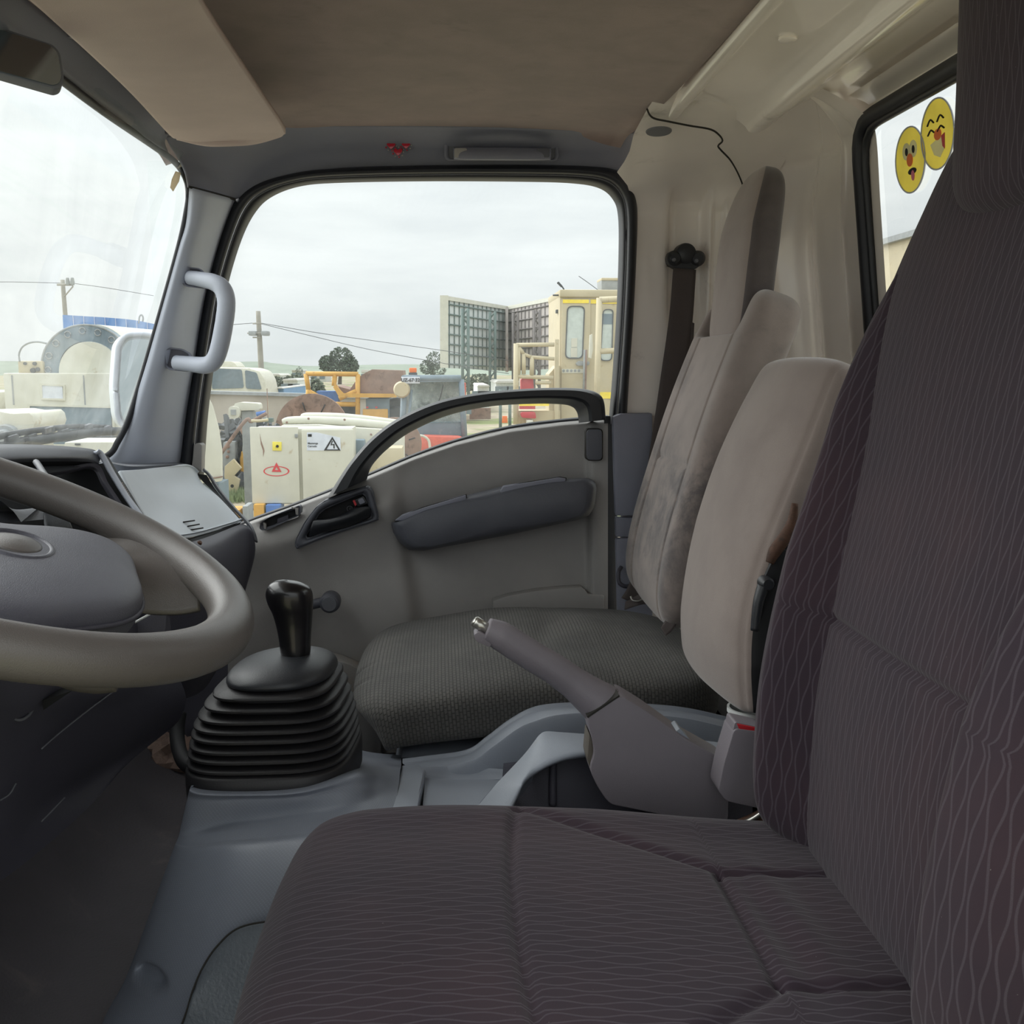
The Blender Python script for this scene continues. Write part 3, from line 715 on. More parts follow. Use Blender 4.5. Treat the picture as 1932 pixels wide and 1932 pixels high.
# ================================================================ things on the roof and pillar
# sun visor
vr = [pp(q) for q in ([(-60, -125, .82), (75, 0, .985), (165, 80, 1.16), (250, 165, 1.40), (318, 240, 1.66), (335, 252, 1.70)],
                      [(20, -128, .82), (130, 0, 1.0), (222, 90, 1.18), (300, 165, 1.40), (372, 248, 1.68), (400, 266, 1.72)],
                      [(150, -130, .84), (235, 0, 1.02), (320, 90, 1.2), (395, 165, 1.42), (452, 245, 1.70), (470, 263, 1.74)],
                      [(270, -130, .86), (345, 0, 1.06), (412, 95, 1.24), (462, 165, 1.43), (512, 232, 1.66), (524, 248, 1.72)],
                      [(318, -130, .87), (384, 0, 1.07), (444, 95, 1.25), (490, 165, 1.44), (528, 222, 1.63), (539, 240, 1.69)])]
vis = thing('sun_visor', 'beige vinyl sun visor folded up against the headliner', 'sun visor', PY(300, 120, 1.25))
loft('visor_board', vr, M['visor'], vis, nu=50, nv=30, thick=.010)
for c, s in (((157, 70), 1.16), ((330, 252), 1.70)):
    p0 = PY(*c, s) + V(0, 0, -.004)
    q = prism('visor_clip', [p0 + V(*d) for d in ((-.014, -.010, 0), (.004, -.013, 0), (.016, -.004, 0), (.012, .008, 0), (-.004, .010, 0))], (0, 0, .014), M['dash_low'], vis, .003)
    revolve('screw', [(0, -.002), (.003, -.002), (.0035, .002)], p0, (0, 0, 1), M['metal'], q, 10)
# interior mirror
mr = thing('rear_view_mirror', 'interior rear view mirror hanging at the windshield header', 'mirror', PY(20, 100, 1.05))
mo = rnd([(-190, 18), (-60, 32), (100, 84), (114, 100), (121, 150), (116, 164), (104, 168), (0, 138), (-190, 85)], 12, 5)
MP, MN = PY(40, 105, 1.05), V(.46, -.85, .24)
prism('mirror_housing', [PN(a, b, MP, MN) for a, b in mo], -MN / np.linalg.norm(MN) * .014, M['dash'], mr, .003)
mi_ = [(-20 + (a + 20) * .965, 95 + (b - 95) * .90) for a, b in mo]
prism('mirror_glass', [PN(a, b, MP + MN * .002, MN) for a, b in mi_], -MN * .002, M['mirror'], mr)
tube('mirror_stem', [PY(-40, 60, 1.06), PY(-60, 20, 1.06), PY(-70, -10, 1.03)], .007, M['dash'], mr, n=10)
# roof grab handle in its niche
gh = thing('roof_grab_handle', 'grey folding grab handle on the roof trim', 'grab handle', PY(948, 290, 1.95))
ring('niche', pp(rnd([(838, 258), (1052, 261), (1054, 303), (838, 302)], 10), 1.952), pp(rnd([(846, 262), (1046, 265), (1048, 301), (846, 300)], 9), 1.955), (0, .004, 0), M['trim'], gh, True)
prism('niche_floor', pp(rnd([(842, 260), (1049, 263), (1050, 302), (842, 301)], 8), 1.957), (0, .004, 0), M['dash'], gh)
loft('grip', [pp(q) for q in ([(855, 278, 1.945), (880, 277, 1.938), (950, 277, 1.932), (1010, 278, 1.938), (1040, 279, 1.945)], [(855, 288, 1.938), (880, 288, 1.928), (950, 288, 1.921), (1010, 288, 1.928), (1040, 289, 1.938)], [(856, 299, 1.938), (880, 299.5, 1.927), (950, 300, 1.92), (1010, 300, 1.927), (1039, 300, 1.938)], [(857, 301, 1.95), (880, 302, 1.942), (950, 302.5, 1.936), (1010, 302.5, 1.942), (1038, 302, 1.95)])], M['trim'], gh, nu=30, nv=14, thick=.005)
for x in (857, 1013): prism('grip_cap', pp(rnd([(x, 279), (x + 24, 279), (x + 24, 297), (x, 297)], 4), 1.931), (0, .008, 0), M['door'] if x < 900 else M['door_dark'], gh, .001)
# red gem heart stickers
hs_ = thing('heart_sticker', 'heart of three red gem stickers on the roof trim', 'sticker', PY(752, 278, 1.955))
for (hx, hy) in ((738, 275), (766, 274), (751, 287)):
    base = PY(hx, hy, 1.956)
    pts = [(0, -8), (-5, -4), (-9, 1), (-8.5, 5), (-5, 7), (-1, 5), (0, 3), (1, 5), (5, 7), (8.5, 5), (9, 1), (5, -4)]
    hpart = prism('red_heart', [base + V(a * .00088, 0, b * .00088) for a, b in pts], (0, -.004, 0), M['gem'], hs_, .0015)
    for k in range(9):
        a = k / 9 * 2 * math.pi
        revolve('bead', [(0, -.002), (.0013, -.001), (.0016, .001)], base + V(.0098 * math.cos(a), -.0005, .0088 * math.sin(a)), (0, 1, 0), M['gem'] if k % 2 else M['metal'], hpart, 8)
# pillar grab handle
ph = thing('pillar_grab_handle', 'pale grey grab handle on the windshield pillar', 'grab handle', PY(400, 610, 1.85))
tube('grip', pp([(358, 524, 1.868), (378, 527, 1.855), (404, 533, 1.835), (420, 545, 1.825), (427, 570, 1.82), (423, 610, 1.818), (414, 655, 1.82), (404, 680, 1.825), (388, 689, 1.835), (360, 687, 1.852), (332, 684, 1.866)]), [.0125, .013, .0145, .0155, .0155, .0155, .0155, .0155, .015, .0135, .013], M['pillar'], ph, n=16, ns=90)
for q in ([(343, 508), (352, 503), (378, 506), (390, 518), (388, 545), (352, 541), (344, 536)], [(312, 662), (320, 655), (345, 658), (362, 668), (358, 702), (318, 698), (311, 690)]):
    ring('mount_recess', pp(rnd(q, 6), 1.862), pp([(np.mean([e[0] for e in q]) + (a - np.mean([e[0] for e in q])) * .8, np.mean([e[1] for e in q]) + (b - np.mean([e[1] for e in q])) * .8) for a, b in rnd(q, 6)], 1.872), (0, .004, 0), M['trim'], ph, True)
    prism('mount_floor', pp(rnd(q, 6), 1.872), (0, .003, 0), M['dash_low'], ph)
for q in ([(357, 517), (373, 519), (372, 532), (356, 530)], [(330, 676), (345, 679), (344, 692), (329, 690)]):
    prism('screw_cover', pp(rnd(q, 3), 1.8535), (0, .01, 0), M['pillar'], ph, .001)
# scrap of tape on the windshield
def on_glass(a, b):
    p = PY(a, b, 1.7)
    for k in range(6): p = PX(a, b, ws_x(p[2]) - .004)
    return p
tp = prism('tape_scrap', [on_glass(a, b) for a, b in ((331, 323), (340, 326), (337, 342), (326, 361), (321, 354), (324, 338))], (.001, 0, 0), M['tape'])
tag(tp, 'beige scrap of tape stuck on the windshield corner', 'tape')

# ================================================================ seat belt on the side wall
sb = thing('seat_belt', 'dark brown seat belt hanging from the side wall', 'seat belt', PY(1200, 1130, 1.93))
gd = []
for c, r in (((1293, 479), 20), ((1272, 488), 15), ((1315, 488), 15)):
    revolve('guide_lobe', [(0, -.014), (r * .0006, -.014), (r * .00095, -.009), (r * .00102, .0), (r * .00102, .02)], PY(*c, 1.985), (0, 1, 0), M['black'], sb, 28)
prism('guide_plate', pp(rnd([(1262, 478), (1324, 478), (1328, 495), (1310, 510), (1275, 508), (1258, 496)], 8), 1.978), (0, .02, 0), M['black'], sb, .004)
for c in ((1272, 490), (1314, 492)): revolve('screw', [(0, -.003), (.003, -.003), (.004, 0), (.004, .004)], PY(*c, 1.968), (0, 1, 0), M['dash'], sb, 12)
def strap(name, L, R_, parent, m=None, n=60): return loft(name, [pp(L), pp(R_)], m or M['belt'], parent, nu=n, nv=6, thick=.0015)
wb = [((1270, 506, 1.965), (1313, 509, 1.965)), ((1262, 600, 1.955), (1306, 610, 1.955)), ((1245, 720, 1.95), (1292, 730, 1.95)), ((1226, 850, 1.94), (1262, 870, 1.94)), ((1207, 980, 1.93), (1236, 985, 1.93)), ((1194, 1075, 1.925), (1218, 1080, 1.925)), ((1183, 1110, 1.92), (1210, 1118, 1.92)), ((1172, 1128, 1.915), (1200, 1140, 1.915))]
strap('webbing', [a for a, b in wb], [b for a, b in wb], sb)
strap('webbing_fold', [(1288, 600, 1.958), (1262, 780, 1.952), (1238, 960, 1.943), (1222, 1050, 1.935)], [(1310, 610, 1.954), (1300, 780, 1.945), (1272, 960, 1.935), (1240, 1050, 1.928)], sb)
tube('belt_hook', pp([(1172, 1070, 1.955), (1167, 1080, 1.945), (1168, 1098, 1.94), (1178, 1106, 1.94), (1190, 1105, 1.945)]), .004, M['dash_low'], sb, n=8)
bkt = thing('belt_tongue', 'folded seat belt end with metal tongue tucked at the seat corner', 'seat belt', PY(1200, 1125, 1.88))
strap('webbing', [(1180, 1135, 1.90), (1215, 1118, 1.88), (1240, 1125, 1.86)], [(1178, 1150, 1.89), (1215, 1140, 1.87), (1238, 1150, 1.85)], bkt)
tube('tongue_bar', pp([(1190, 1125, 1.875), (1193, 1132, 1.872), (1203, 1134, 1.87), (1212, 1131, 1.87)]), .0022, M['metal'], bkt, n=8)
# ================================================================ dashboard
dash = thing('dashboard', 'grey moulded dashboard with centre stack and glovebox lid', 'dashboard', (-.45, 1.4, 1.3))
# upper body: top deck from the windshield to the rear edge
loft('top_deck', [pp(q) for q in ([(-120, 860, 1.15), (60, 862, 1.35), (170, 862, 1.62), (230, 874, 1.86), (330, 872, 1.96), (380, 884, 1.99)],
                                 [(-60, 905, 1.1), (110, 890, 1.3), (190, 872, 1.5), (250, 880, 1.7), (350, 877, 1.94), (386, 892, 1.975)])], M['dash'], dash, nu=40, nv=20)
loft('driver_side_body', [[V(x, y, z) for x, z in ((-.64, 1.64), (-.60, 1.70), (-.54, 1.735), (-.485, 1.735), (-.47, 1.70), (-.462, 1.62), (-.462, 1.5), (-.475, 1.38), (-.50, 1.26), (-.56, 1.2))] for y in (.34, .36, .6, .85, 1.0, 1.04)], M['dash_low'], dash, nu=40, nv=20)
# glovebox lid (upper tray lid), a curved pale panel
lid = [pp(q) for q in ([(226, 888, 1.535), (262, 886, 1.62), (300, 882, 1.72), (350, 878, 1.86), (366, 881, 1.91), (376, 890, 1.935)],
                       [(231, 897, 1.53), (266, 892, 1.62), (304, 888, 1.72), (350, 884, 1.86), (364, 888, 1.91), (373, 896, 1.935)],
                       [(247, 930, 1.515), (280, 924, 1.60), (320, 917, 1.71), (363, 910, 1.86), (376, 911, 1.91), (384, 914, 1.935)],
                       [(270, 972, 1.50), (310, 963, 1.60), (352, 952, 1.71), (392, 941, 1.85), (405, 939, 1.90), (413, 938, 1.93)],
                       [(300, 1015, 1.49), (350, 1010, 1.58), (385, 1002, 1.69), (425, 990, 1.83), (442, 985, 1.89), (453, 981, 1.92)],
                       [(302, 1020, 1.492), (351, 1015, 1.582), (386, 1006, 1.692), (426, 994, 1.832), (443, 988, 1.892), (454, 984, 1.922)])]
lido = loft('glovebox_lid', lid, M['dash_light'], dash, nu=40, nv=30, thick=.006)
for a, b in (((346, 985), (367, 982)), ((354, 993), (376, 989)), ((358, 1000), (383, 996))):
    tube('lid_slot', pp([(a[0], a[1], 1.625), (b[0], b[1], 1.66)]), .0012, M['seam'], lido, n=5, sm=False)
# dark gap at the right of the lid and below it, end cheek
loft('lid_gap', [pp(q) for q in ([(372, 894, 1.938), (384, 910, 1.938), (412, 938, 1.934), (450, 981, 1.926)], [(390, 896, 1.945), (405, 921, 1.945), (430, 951, 1.942), (459, 984, 1.932)])], M['void'], dash, nu=20, nv=4)
loft('end_cheek', [pp(q) for q in ([(384, 890, 1.962), (392, 898, 1.965), (409, 925, 1.965), (436, 958, 1.96), (462, 986, 1.95), (474, 1005, 1.945), (478, 1020, 1.945)],
                                  [(382, 886, 1.975), (394, 897, 1.98), (413, 925, 1.98), (440, 958, 1.975), (468, 988, 1.965), (479, 1008, 1.955), (483, 1024, 1.955)])], M['dash'], dash, nu=40, nv=5, thick=.004)
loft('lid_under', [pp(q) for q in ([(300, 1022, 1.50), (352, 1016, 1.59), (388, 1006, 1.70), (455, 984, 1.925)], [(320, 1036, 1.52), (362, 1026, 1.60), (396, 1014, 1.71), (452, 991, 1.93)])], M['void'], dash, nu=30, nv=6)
# rear face of the dash below the lid, sweeping down to the knee area
rows = [pp(q) for q in ([(310, 1030, 1.50), (362, 1022, 1.58), (400, 1010, 1.70), (452, 990, 1.90), (468, 992, 1.94)],
                        [(325, 1052, 1.48), (378, 1042, 1.57), (416, 1028, 1.69), (460, 1006, 1.90), (478, 1008, 1.945)],
                        [(330, 1100, 1.47), (390, 1090, 1.57), (425, 1075, 1.69), (462, 1055, 1.90), (481, 1045, 1.95)],
                        [(300, 1180, 1.46), (370, 1175, 1.56), (415, 1160, 1.68), (448, 1130, 1.90), (464, 1110, 1.955)],
                        [(250, 1260, 1.45), (330, 1262, 1.55), (385, 1255, 1.68), (415, 1230, 1.90), (440, 1190, 1.96)],
                        [(200, 1330, 1.45), (290, 1330, 1.55), (345, 1320, 1.68), (385, 1300, 1.90), (412, 1260, 1.97)])]
loft('dash_face', rows, M['dash_low'], dash, nu=40, nv=36)
tube('cheek_seam', pp([(462, 992, 1.93), (466, 1040, 1.935), (463, 1080, 1.94), (450, 1130, 1.945)]), .0012, M['seam'], dash, n=5)
revolve('screw', [(0, -.002), (.003, -.002), (.004, .001)], PY(377, 1024, 1.585), (-.7, .3, -.7), M['rust'], dash, 10)
# centre stack hood with deep screen recess
hood = [pp(q) for q in ([(-140, 842, 1.12), (0, 838, 1.22), (95, 840, 1.32), (165, 846, 1.42), (184, 852, 1.45), (196, 862, 1.47)],
                        [(-140, 852, 1.08), (0, 847, 1.18), (95, 848, 1.29), (162, 852, 1.39), (180, 858, 1.42), (190, 866, 1.44)],
                        [(-130, 880, 1.05), (0, 866, 1.15), (95, 864, 1.26), (160, 864, 1.37), (178, 868, 1.41), (187, 874, 1.43)],
                        [(-130, 895, 1.06), (0, 876, 1.16), (80, 871, 1.27), (160, 871, 1.38), (178, 874, 1.42), (186, 880, 1.44)])]
loft('stack_hood', hood, M['dash'], dash, nu=40, nv=20)
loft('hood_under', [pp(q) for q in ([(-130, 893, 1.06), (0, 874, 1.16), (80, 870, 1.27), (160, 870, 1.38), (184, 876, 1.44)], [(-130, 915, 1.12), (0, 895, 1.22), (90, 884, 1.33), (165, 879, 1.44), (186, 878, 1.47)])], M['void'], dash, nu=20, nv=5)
loft('stack_rail', [pp(q) for q in ([(176, 852, 1.415), (185, 858, 1.425), (206, 896, 1.42), (232, 938, 1.41), (252, 966, 1.40), (285, 1015, 1.39)], [(181, 851, 1.42), (190, 858, 1.43), (211, 896, 1.425), (237, 938, 1.415), (257, 966, 1.405), (290, 1015, 1.395)], [(184, 853, 1.44), (193, 860, 1.45), (214, 897, 1.445), (240, 939, 1.435), (260, 966, 1.425), (294, 1015, 1.415)])], M['pillar'], dash, nu=40, nv=10, thick=.004)
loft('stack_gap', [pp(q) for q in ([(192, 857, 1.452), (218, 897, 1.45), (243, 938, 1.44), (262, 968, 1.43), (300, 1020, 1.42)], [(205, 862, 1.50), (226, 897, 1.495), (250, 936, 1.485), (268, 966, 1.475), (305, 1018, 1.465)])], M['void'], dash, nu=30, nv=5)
for i in range(7):
    p = PY(225 + i * 2.2, 911 + i * 3.7, 1.447)
    tube('print_mark', [p, p + V(.0035, .004, -.001)], .0007, M['visor'], dash, n=5, sm=False)
# recess frames
fr_o = [(60, 905), (178, 878), (208, 930), (240, 975), (150, 990), (40, 960)]
loft('screen_frame', [pp(q) for q in ([(58, 893, 1.30), (120, 883, 1.36), (182, 875, 1.42), (205, 912, 1.41), (236, 958, 1.40)], [(62, 900, 1.30), (122, 890, 1.36), (176, 882, 1.415), (198, 914, 1.405), (228, 960, 1.395)], [(66, 905, 1.32), (124, 894, 1.38), (173, 886, 1.43), (192, 916, 1.42), (220, 960, 1.41)])], M['dash_low'], dash, nu=40, nv=10)
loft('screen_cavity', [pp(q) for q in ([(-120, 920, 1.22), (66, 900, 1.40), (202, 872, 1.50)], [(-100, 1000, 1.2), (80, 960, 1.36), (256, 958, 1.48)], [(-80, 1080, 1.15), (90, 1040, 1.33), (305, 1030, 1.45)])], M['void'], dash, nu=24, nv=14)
tube('stalk', pp([(68, 872, 1.16), (74, 880, 1.14), (90, 905, 1.10)]), .0035, M['dash'], dash, n=8)
# instrument binnacle behind the wheel
loft('binnacle', [pp(q) for q in ([(-140, 930, .98), (-20, 938, 1.02), (20, 960, 1.04), (40, 985, 1.05)], [(-140, 965, 1.0), (-20, 960, 1.06), (30, 962, 1.1), (75, 957, 1.14)], [(-140, 990, 1.0), (-20, 975, 1.05), (40, 970, 1.1), (82, 964, 1.14)], [(-140, 1010, 1.0), (-20, 990, 1.04), (40, 984, 1.08), (82, 980, 1.12)])], M['dash'], dash, nu=24, nv=16)
prism('switch_block', pp([(82, 962), (104, 972), (122, 975), (130, 980), (138, 998), (100, 998), (88, 990)], 1.13), (-.02, .05, -.02), M['dash'], dash, .004)
# lower panels under the wheel
rows = [pp(q) for q in ([(-150, 1150, .92), (60, 1180, 1.05), (200, 1180, 1.22), (320, 1160, 1.42)],
                        [(-150, 1280, .90), (60, 1300, 1.02), (200, 1290, 1.2), (330, 1255, 1.44)],
                        [(-150, 1380, .92), (20, 1380, 1.03), (160, 1350, 1.2), (350, 1310, 1.48)],
                        [(-150, 1480, .96), (0, 1475, 1.06), (130, 1450, 1.22), (345, 1345, 1.52)],
                        [(-150, 1620, 1.0), (0, 1560, 1.08), (120, 1500, 1.24), (325, 1372, 1.54)],
                        [(-150, 1730, 1.02), (-2, 1664, 1.10), (160, 1530, 1.26), (243, 1436, 1.42)]) ]
low = loft('knee_panel', rows, M['dash_low'], dash, nu=44, nv=40)
tube('panel_crease', pp([(78, 1413, 1.095), (110, 1385, 1.13), (160, 1345, 1.17), (212, 1306, 1.23)]), .0011, M['dash'], low, n=6)
tube('panel_edge', pp([(22, 1352, 1.02), (32, 1358, 1.025), (45, 1356, 1.03), (58, 1345, 1.04), (66, 1328, 1.05)]), .0018, M['dash'], low, n=6)
prism('panel_slot', pp([(80, 1322), (138, 1302), (82, 1340)], 1.04), (0, .03, 0), M['void'], low)
tube('panel_rib', pp([(78, 1550, 1.115), (95, 1533, 1.13), (122, 1505, 1.16)]), .0011, M['dash'], low, n=6)
tube('panel_rib', pp([(0, 1510, 1.055), (18, 1498, 1.065), (30, 1478, 1.075)]), .0011, M['dash'], low, n=6)
# silver paper edge seen through the wheel
pk = prism('data_card', pp([(212, 1198), (303, 1148), (315, 1155), (308, 1230), (212, 1232)], 1.31), (0, .006, 0), M['dash_low'], dash, .001)
tube('card_edge', pp([(211, 1198, 1.305), (304, 1147, 1.305)]), .0016, M['white'], pk, n=6, sm=False)

# ================================================================ steering wheel
SWC = V(-.3775, .8228, 1.7196); SE = 1.170
SA = V(math.cos(SE), 0, math.sin(SE)); SV = V(math.sin(SE), 0, -math.cos(SE)); SW = V(0, 1, 0)
def sw(v, w, h=0): return SWC + SV * v + SW * w + SA * h
stw = thing('steering_wheel', 'brown grey two-spoke steering wheel with padded hub', 'steering wheel', SWC)
th = np.linspace(0, 2 * np.pi, 96, endpoint=False)
ph_ = np.linspace(0, 2 * np.pi, 20, endpoint=False)
A = np.array([[sw((.215 + .0195 * math.cos(p)) * math.cos(t), (.215 + .0195 * math.cos(p)) * math.sin(t), .0185 * math.sin(p)) for p in ph_] for t in np.r_[th, 0.]])
grid_mesh('rim', A, M['wheel'], stw, True)
for sgn in (1, -1):
    # wide spoke between hub and rim: rows from hub to rim
    a0, a1 = math.radians(41), math.radians(74)
    rows = []
    for f, r0, h in ((0, .095, -.014), (.35, .14, -.012), (.7, .175, -.008), (.88, .197, -.001), (1, .212, .008)):
        row = []
        for k in range(9):
            s = k / 8
            spread = 1 + .38 * max(0, f - .55) * 2
            a = (a0 + a1) / 2 + (s - .5) * (a1 - a0) * spread
            hh = h - .034 * (abs(2 * s - 1) ** 3)
            row.append(sw(r0 * math.cos(a), sgn * r0 * math.sin(a), hh))
        rows.append(row)
    loft('spoke', rows, M['wheel'], stw, nu=40, nv=28, thick=.006)
hubp = [(-.045, 0), (-.028, .034), (0, .068), (.026, .115), (.05, .142), (.075, .146), (.1, .122), (.12, .078), (.138, .034), (.143, 0), (.138, -.034), (.12, -.078), (.1, -.122), (.075, -.146), (.05, -.142), (.026, -.115), (0, -.068), (-.028, -.034)]
hp = cr(np.array([(a, b, 0) for a, b in hubp]), 100, True)
hc = np.array([.062, 0, 0])
A = np.array([[sw(*(hc[:2] + (q[:2] - hc[:2]) * f), h) for q in hp] for f, h in ((.90, -.045), (.96, -.034), (1.0, -.022), (1.0, -.010), (.98, -.004), (.93, .001), (.8, .005), (.5, .008), (.2, .009), (.02, .009))])
A = np.stack([cr(A[:, i], 30) for i in range(A.shape[1])], 1)
hubo = grid_mesh('hub_pad', A, M['hub'], stw, True, True)
hp2 = np.array([sw(*(hc[:2] + (q[:2] - hc[:2]) * 1.012), -.012) for q in hp])
tube('hub_seam', hp2[::2], .0022, M['dash_low'], hubo, n=6, closed=True, sm=False)
ec_ = np.array([sw(.038 + .026 * math.cos(t), .034 * math.sin(t), .0075) for t in np.linspace(0, 2 * np.pi, 40, endpoint=False)])
tube('emblem_ring', ec_, .0028, M['hub'], hubo, n=8, closed=True, sm=False)
A = np.array([[sw(.038 + .020 * f * math.cos(t), .027 * f * math.sin(t), .0085 + .004 * (1 - f * f)) for t in np.linspace(0, 2 * np.pi, 40, endpoint=False)] for f in (1, .8, .5, .05)])
grid_mesh('emblem_plate', A, M['wheel'], hubo, True, True)
tube('column', [sw(0, 0, -.03), sw(-.01, 0, -.16), sw(-.03, 0, -.34)], [.06, .055, .05], M['dash_low'], stw, n=20)

# ================================================================ front console, gear lever
con = thing('gear_console', 'grey dotted plastic console around the gear lever', 'console', (-.2, 1.15, 1.08))
rows = [pp(q) for q in ([(400, 1425, 1.45), (520, 1412, 1.45), (600, 1408, 1.45), (660, 1412, 1.45), (705, 1420, 1.45), (757, 1425, 1.44)],
                        [(380, 1455, 1.32), (470, 1455, 1.32), (570, 1450, 1.32), (668, 1445, 1.32), (705, 1446, 1.33), (757, 1443, 1.36)],
                        [(366, 1488, 1.175), (470, 1493, 1.17), (570, 1487, 1.17), (668, 1458, 1.20), (712, 1462, 1.25), (755, 1455, 1.31)],
                        [(360, 1508, 1.168), (468, 1510, 1.160), (570, 1504, 1.158), (668, 1484, 1.173), (712, 1482, 1.208), (753, 1475, 1.258)],
                        [(347, 1560, 1.165), (445, 1549, 1.155), (565, 1535, 1.152), (665, 1518, 1.155), (712, 1506, 1.180), (750, 1496, 1.210)],
                        [(343, 1578, 1.157), (443, 1566, 1.132), (563, 1553, 1.127), (663, 1540, 1.127), (712, 1530, 1.137), (747, 1518, 1.157)],
                        [(338, 1592, 1.149), (440, 1584, 1.109), (560, 1572, 1.099), (662, 1558, 1.096), (710, 1548, 1.099), (742, 1538, 1.104)],
                        [(330, 1612, 1.137), (432, 1608, 1.082), (552, 1596, 1.072), (655, 1584, 1.067), (702, 1574, 1.067), (732, 1560, 1.072)],
                        [(290, 1722, 1.105), (400, 1715, 1.045), (520, 1700, 1.030), (600, 1690, 1.025), (640, 1685, 1.025), (665, 1680, 1.025)],
                        [(243, 1850, 1.082), (360, 1845, 1.017), (470, 1835, 1.002), (560, 1830, 0.997), (590, 1825, 0.992), (610, 1820, 0.992)],
                        [(200, 1935, 1.067), (330, 1940, 1.002), (450, 1940, 0.987), (540, 1940, 0.982), (560, 1940, 0.982), (580, 1940, 0.982)],
                        [(150, 2080, 1.047), (300, 2090, 0.977), (430, 2090, 0.967), (520, 2090, 0.962), (550, 2090, 0.962), (570, 2090, 0.962)])]
rows = [[r[0] + V(.015, .35, -.01), r[0] + V(.0, .06, -.002)] + r for r in rows]
cono = loft('console_shell', rows, M['console'], con, nu=150, nv=220)
for v in cono.data.vertices:      # pressed finger dimple low on the side
    d_ = np.array(v.co) - CAMP; z_ = d_ @ _f; ax, ay = 966 + FPX * (d_ @ _r) / z_ - 283, 966 - FPX * (d_ @ _u) / z_ - 1849
    q_ = math.hypot(ax / 31 - ay / 200, ay / 29 - ax / 140)
    v.co.y += .016 / (1 + math.exp((q_ - .86) / .06)) if v.co.y < 1.12 else 0
# dark rounded cover panel beside the driver's seat base
cv = [pp(q) for q in ([(370, 1856, 0.994), (405, 1790, 1.008), (450, 1752, 1.012), (512, 1738, 1.008), (575, 1738, 1.004), (640, 1742, 1.001)],
                      [(362, 1880, 0.986), (410, 1830, 0.994), (460, 1800, 0.996), (520, 1785, 0.994), (580, 1780, 0.991), (640, 1780, 0.988)],
                      [(352, 1910, 0.981), (410, 1890, 0.981), (470, 1880, 0.978), (530, 1875, 0.976), (590, 1870, 0.976), (640, 1870, 0.976)],
                      [(338, 1950, 0.978), (400, 1950, 0.971), (470, 1950, 0.968), (530, 1950, 0.966), (590, 1950, 0.966), (640, 1950, 0.966)],
                      [(310, 2080, 0.956), (390, 2080, 0.946), (470, 2080, 0.946), (530, 2080, 0.946), (590, 2080, 0.946), (640, 2080, 0.946)])]
cvo = loft('seat_base_cover', cv, mat('grained_side_cover', (98, 104, 110), .4, .7, 260, .08), con, nu=40, nv=40, thick=.003)
tube('cover_gap', [p + V(0, -.001, 0) for p in pp([(336, 1952, 0.977), (352, 1908, 0.982), (364, 1868, 0.990), (383, 1824, 0.999), (410, 1784, 1.008), (450, 1750, 1.011), (512, 1737, 1.007), (575, 1737, 1.003)])], .0010, M['seam'], con, n=6)
revolve('bolt', [(0, -.012), (.006, -.012), (.0095, -.008), (.011, .0), (.011, .01)], PY(533, 1814, 0.991), (-.25, 1, .1), M['rust'], con, 14)
# gear lever
gl_ = thing('gear_lever', 'black gear lever with glossy knob and ribbed rubber boot', 'gear lever', V(-.21, 1.26, 1.35))
ringpx = [(415, 643, 1321, 1310, 1284), (399, 652, 1343, 1329, 1310), (388, 658, 1365, 1349, 1329), (380, 663, 1384, 1371, 1346), (376, 667, 1402, 1388, 1357), (373, 670, 1422, 1407, 1372), (371, 672, 1440, 1424, 1385), (370, 674, 1459, 1441, 1398)]
def boot_row(cxp, a, b, z, cy, n=80, e=3.6, tilt=0):
    t = np.linspace(0, 2 * np.pi, n, endpoint=False); c, s = np.cos(t), np.sin(t)
    x = a * np.sign(c) * np.abs(c) ** (2 / e); y = b * np.sign(s) * np.abs(s) ** (2 / e)
    x2 = x + y * .10
    return np.stack([cxp + x2, cy + y, z + x * tilt], 1)
brow = []
CY, NB = 1.272, .098
prev = None
for i, (xl, xr, yn, yl, yr) in enumerate(ringpx):
    b = .083 + .0021 * i; near = CY - b
    pl, pr, pn = PY(xl, yl, CY - .02), PY(xr, yr, CY + .03), PY((xl + xr) / 2, yn, near)
    a = (pr[0] - pl[0]) / 2; cxp = (pr[0] + pl[0]) / 2; z = pn[2]
    if i == 0:
        brow.append(boot_row(cxp, a * .5, b * .5, z + .009, CY))
        brow.append(boot_row(cxp, a * .80, b * .80, z + .008, CY))
    else:
        pz, pa, pb, pc = prev
        brow.append(boot_row((pc + cxp) / 2, min(a, pa) * .82, min(b, pb) * .82, pz - .0055, CY))
        brow.append(boot_row((pc + cxp) / 2, min(a, pa) * .82, min(b, pb) * .82, z + .0055, CY))
    brow += [boot_row(cxp, a * .975, b * .975, z + .0030, CY), boot_row(cxp, a, b, z + .0012, CY), boot_row(cxp, a, b, z - .0014, CY), boot_row(cxp, a * .975, b * .975, z - .0032, CY)]
    prev = (z, a, b, cxp)
pl, pr = PY(369, 1470, CY - .02), PY(677, 1420, CY + .03)
a = (pr[0] - pl[0]) / 2; cxp = (pr[0] + pl[0]) / 2
zb = PY(520, 1470, CY - .1)[2]; zc = PY(520, 1494, CY - .1)[2]
brow += [boot_row(cxp, a * .9, .09, zb + .003, CY), boot_row(cxp, a * .985, .099, zb, CY), boot_row(cxp, a, .101, zb - .002, CY), boot_row(cxp, a * 1.004, .1015, zc, CY), boot_row(cxp, a * 1.0, .10, zc - .02, CY)]
bt = grid_mesh('boot', np.array(brow), M['bellow'], gl_, True, True)
bt.data.set_sharp_from_angle(angle=math.radians(50))
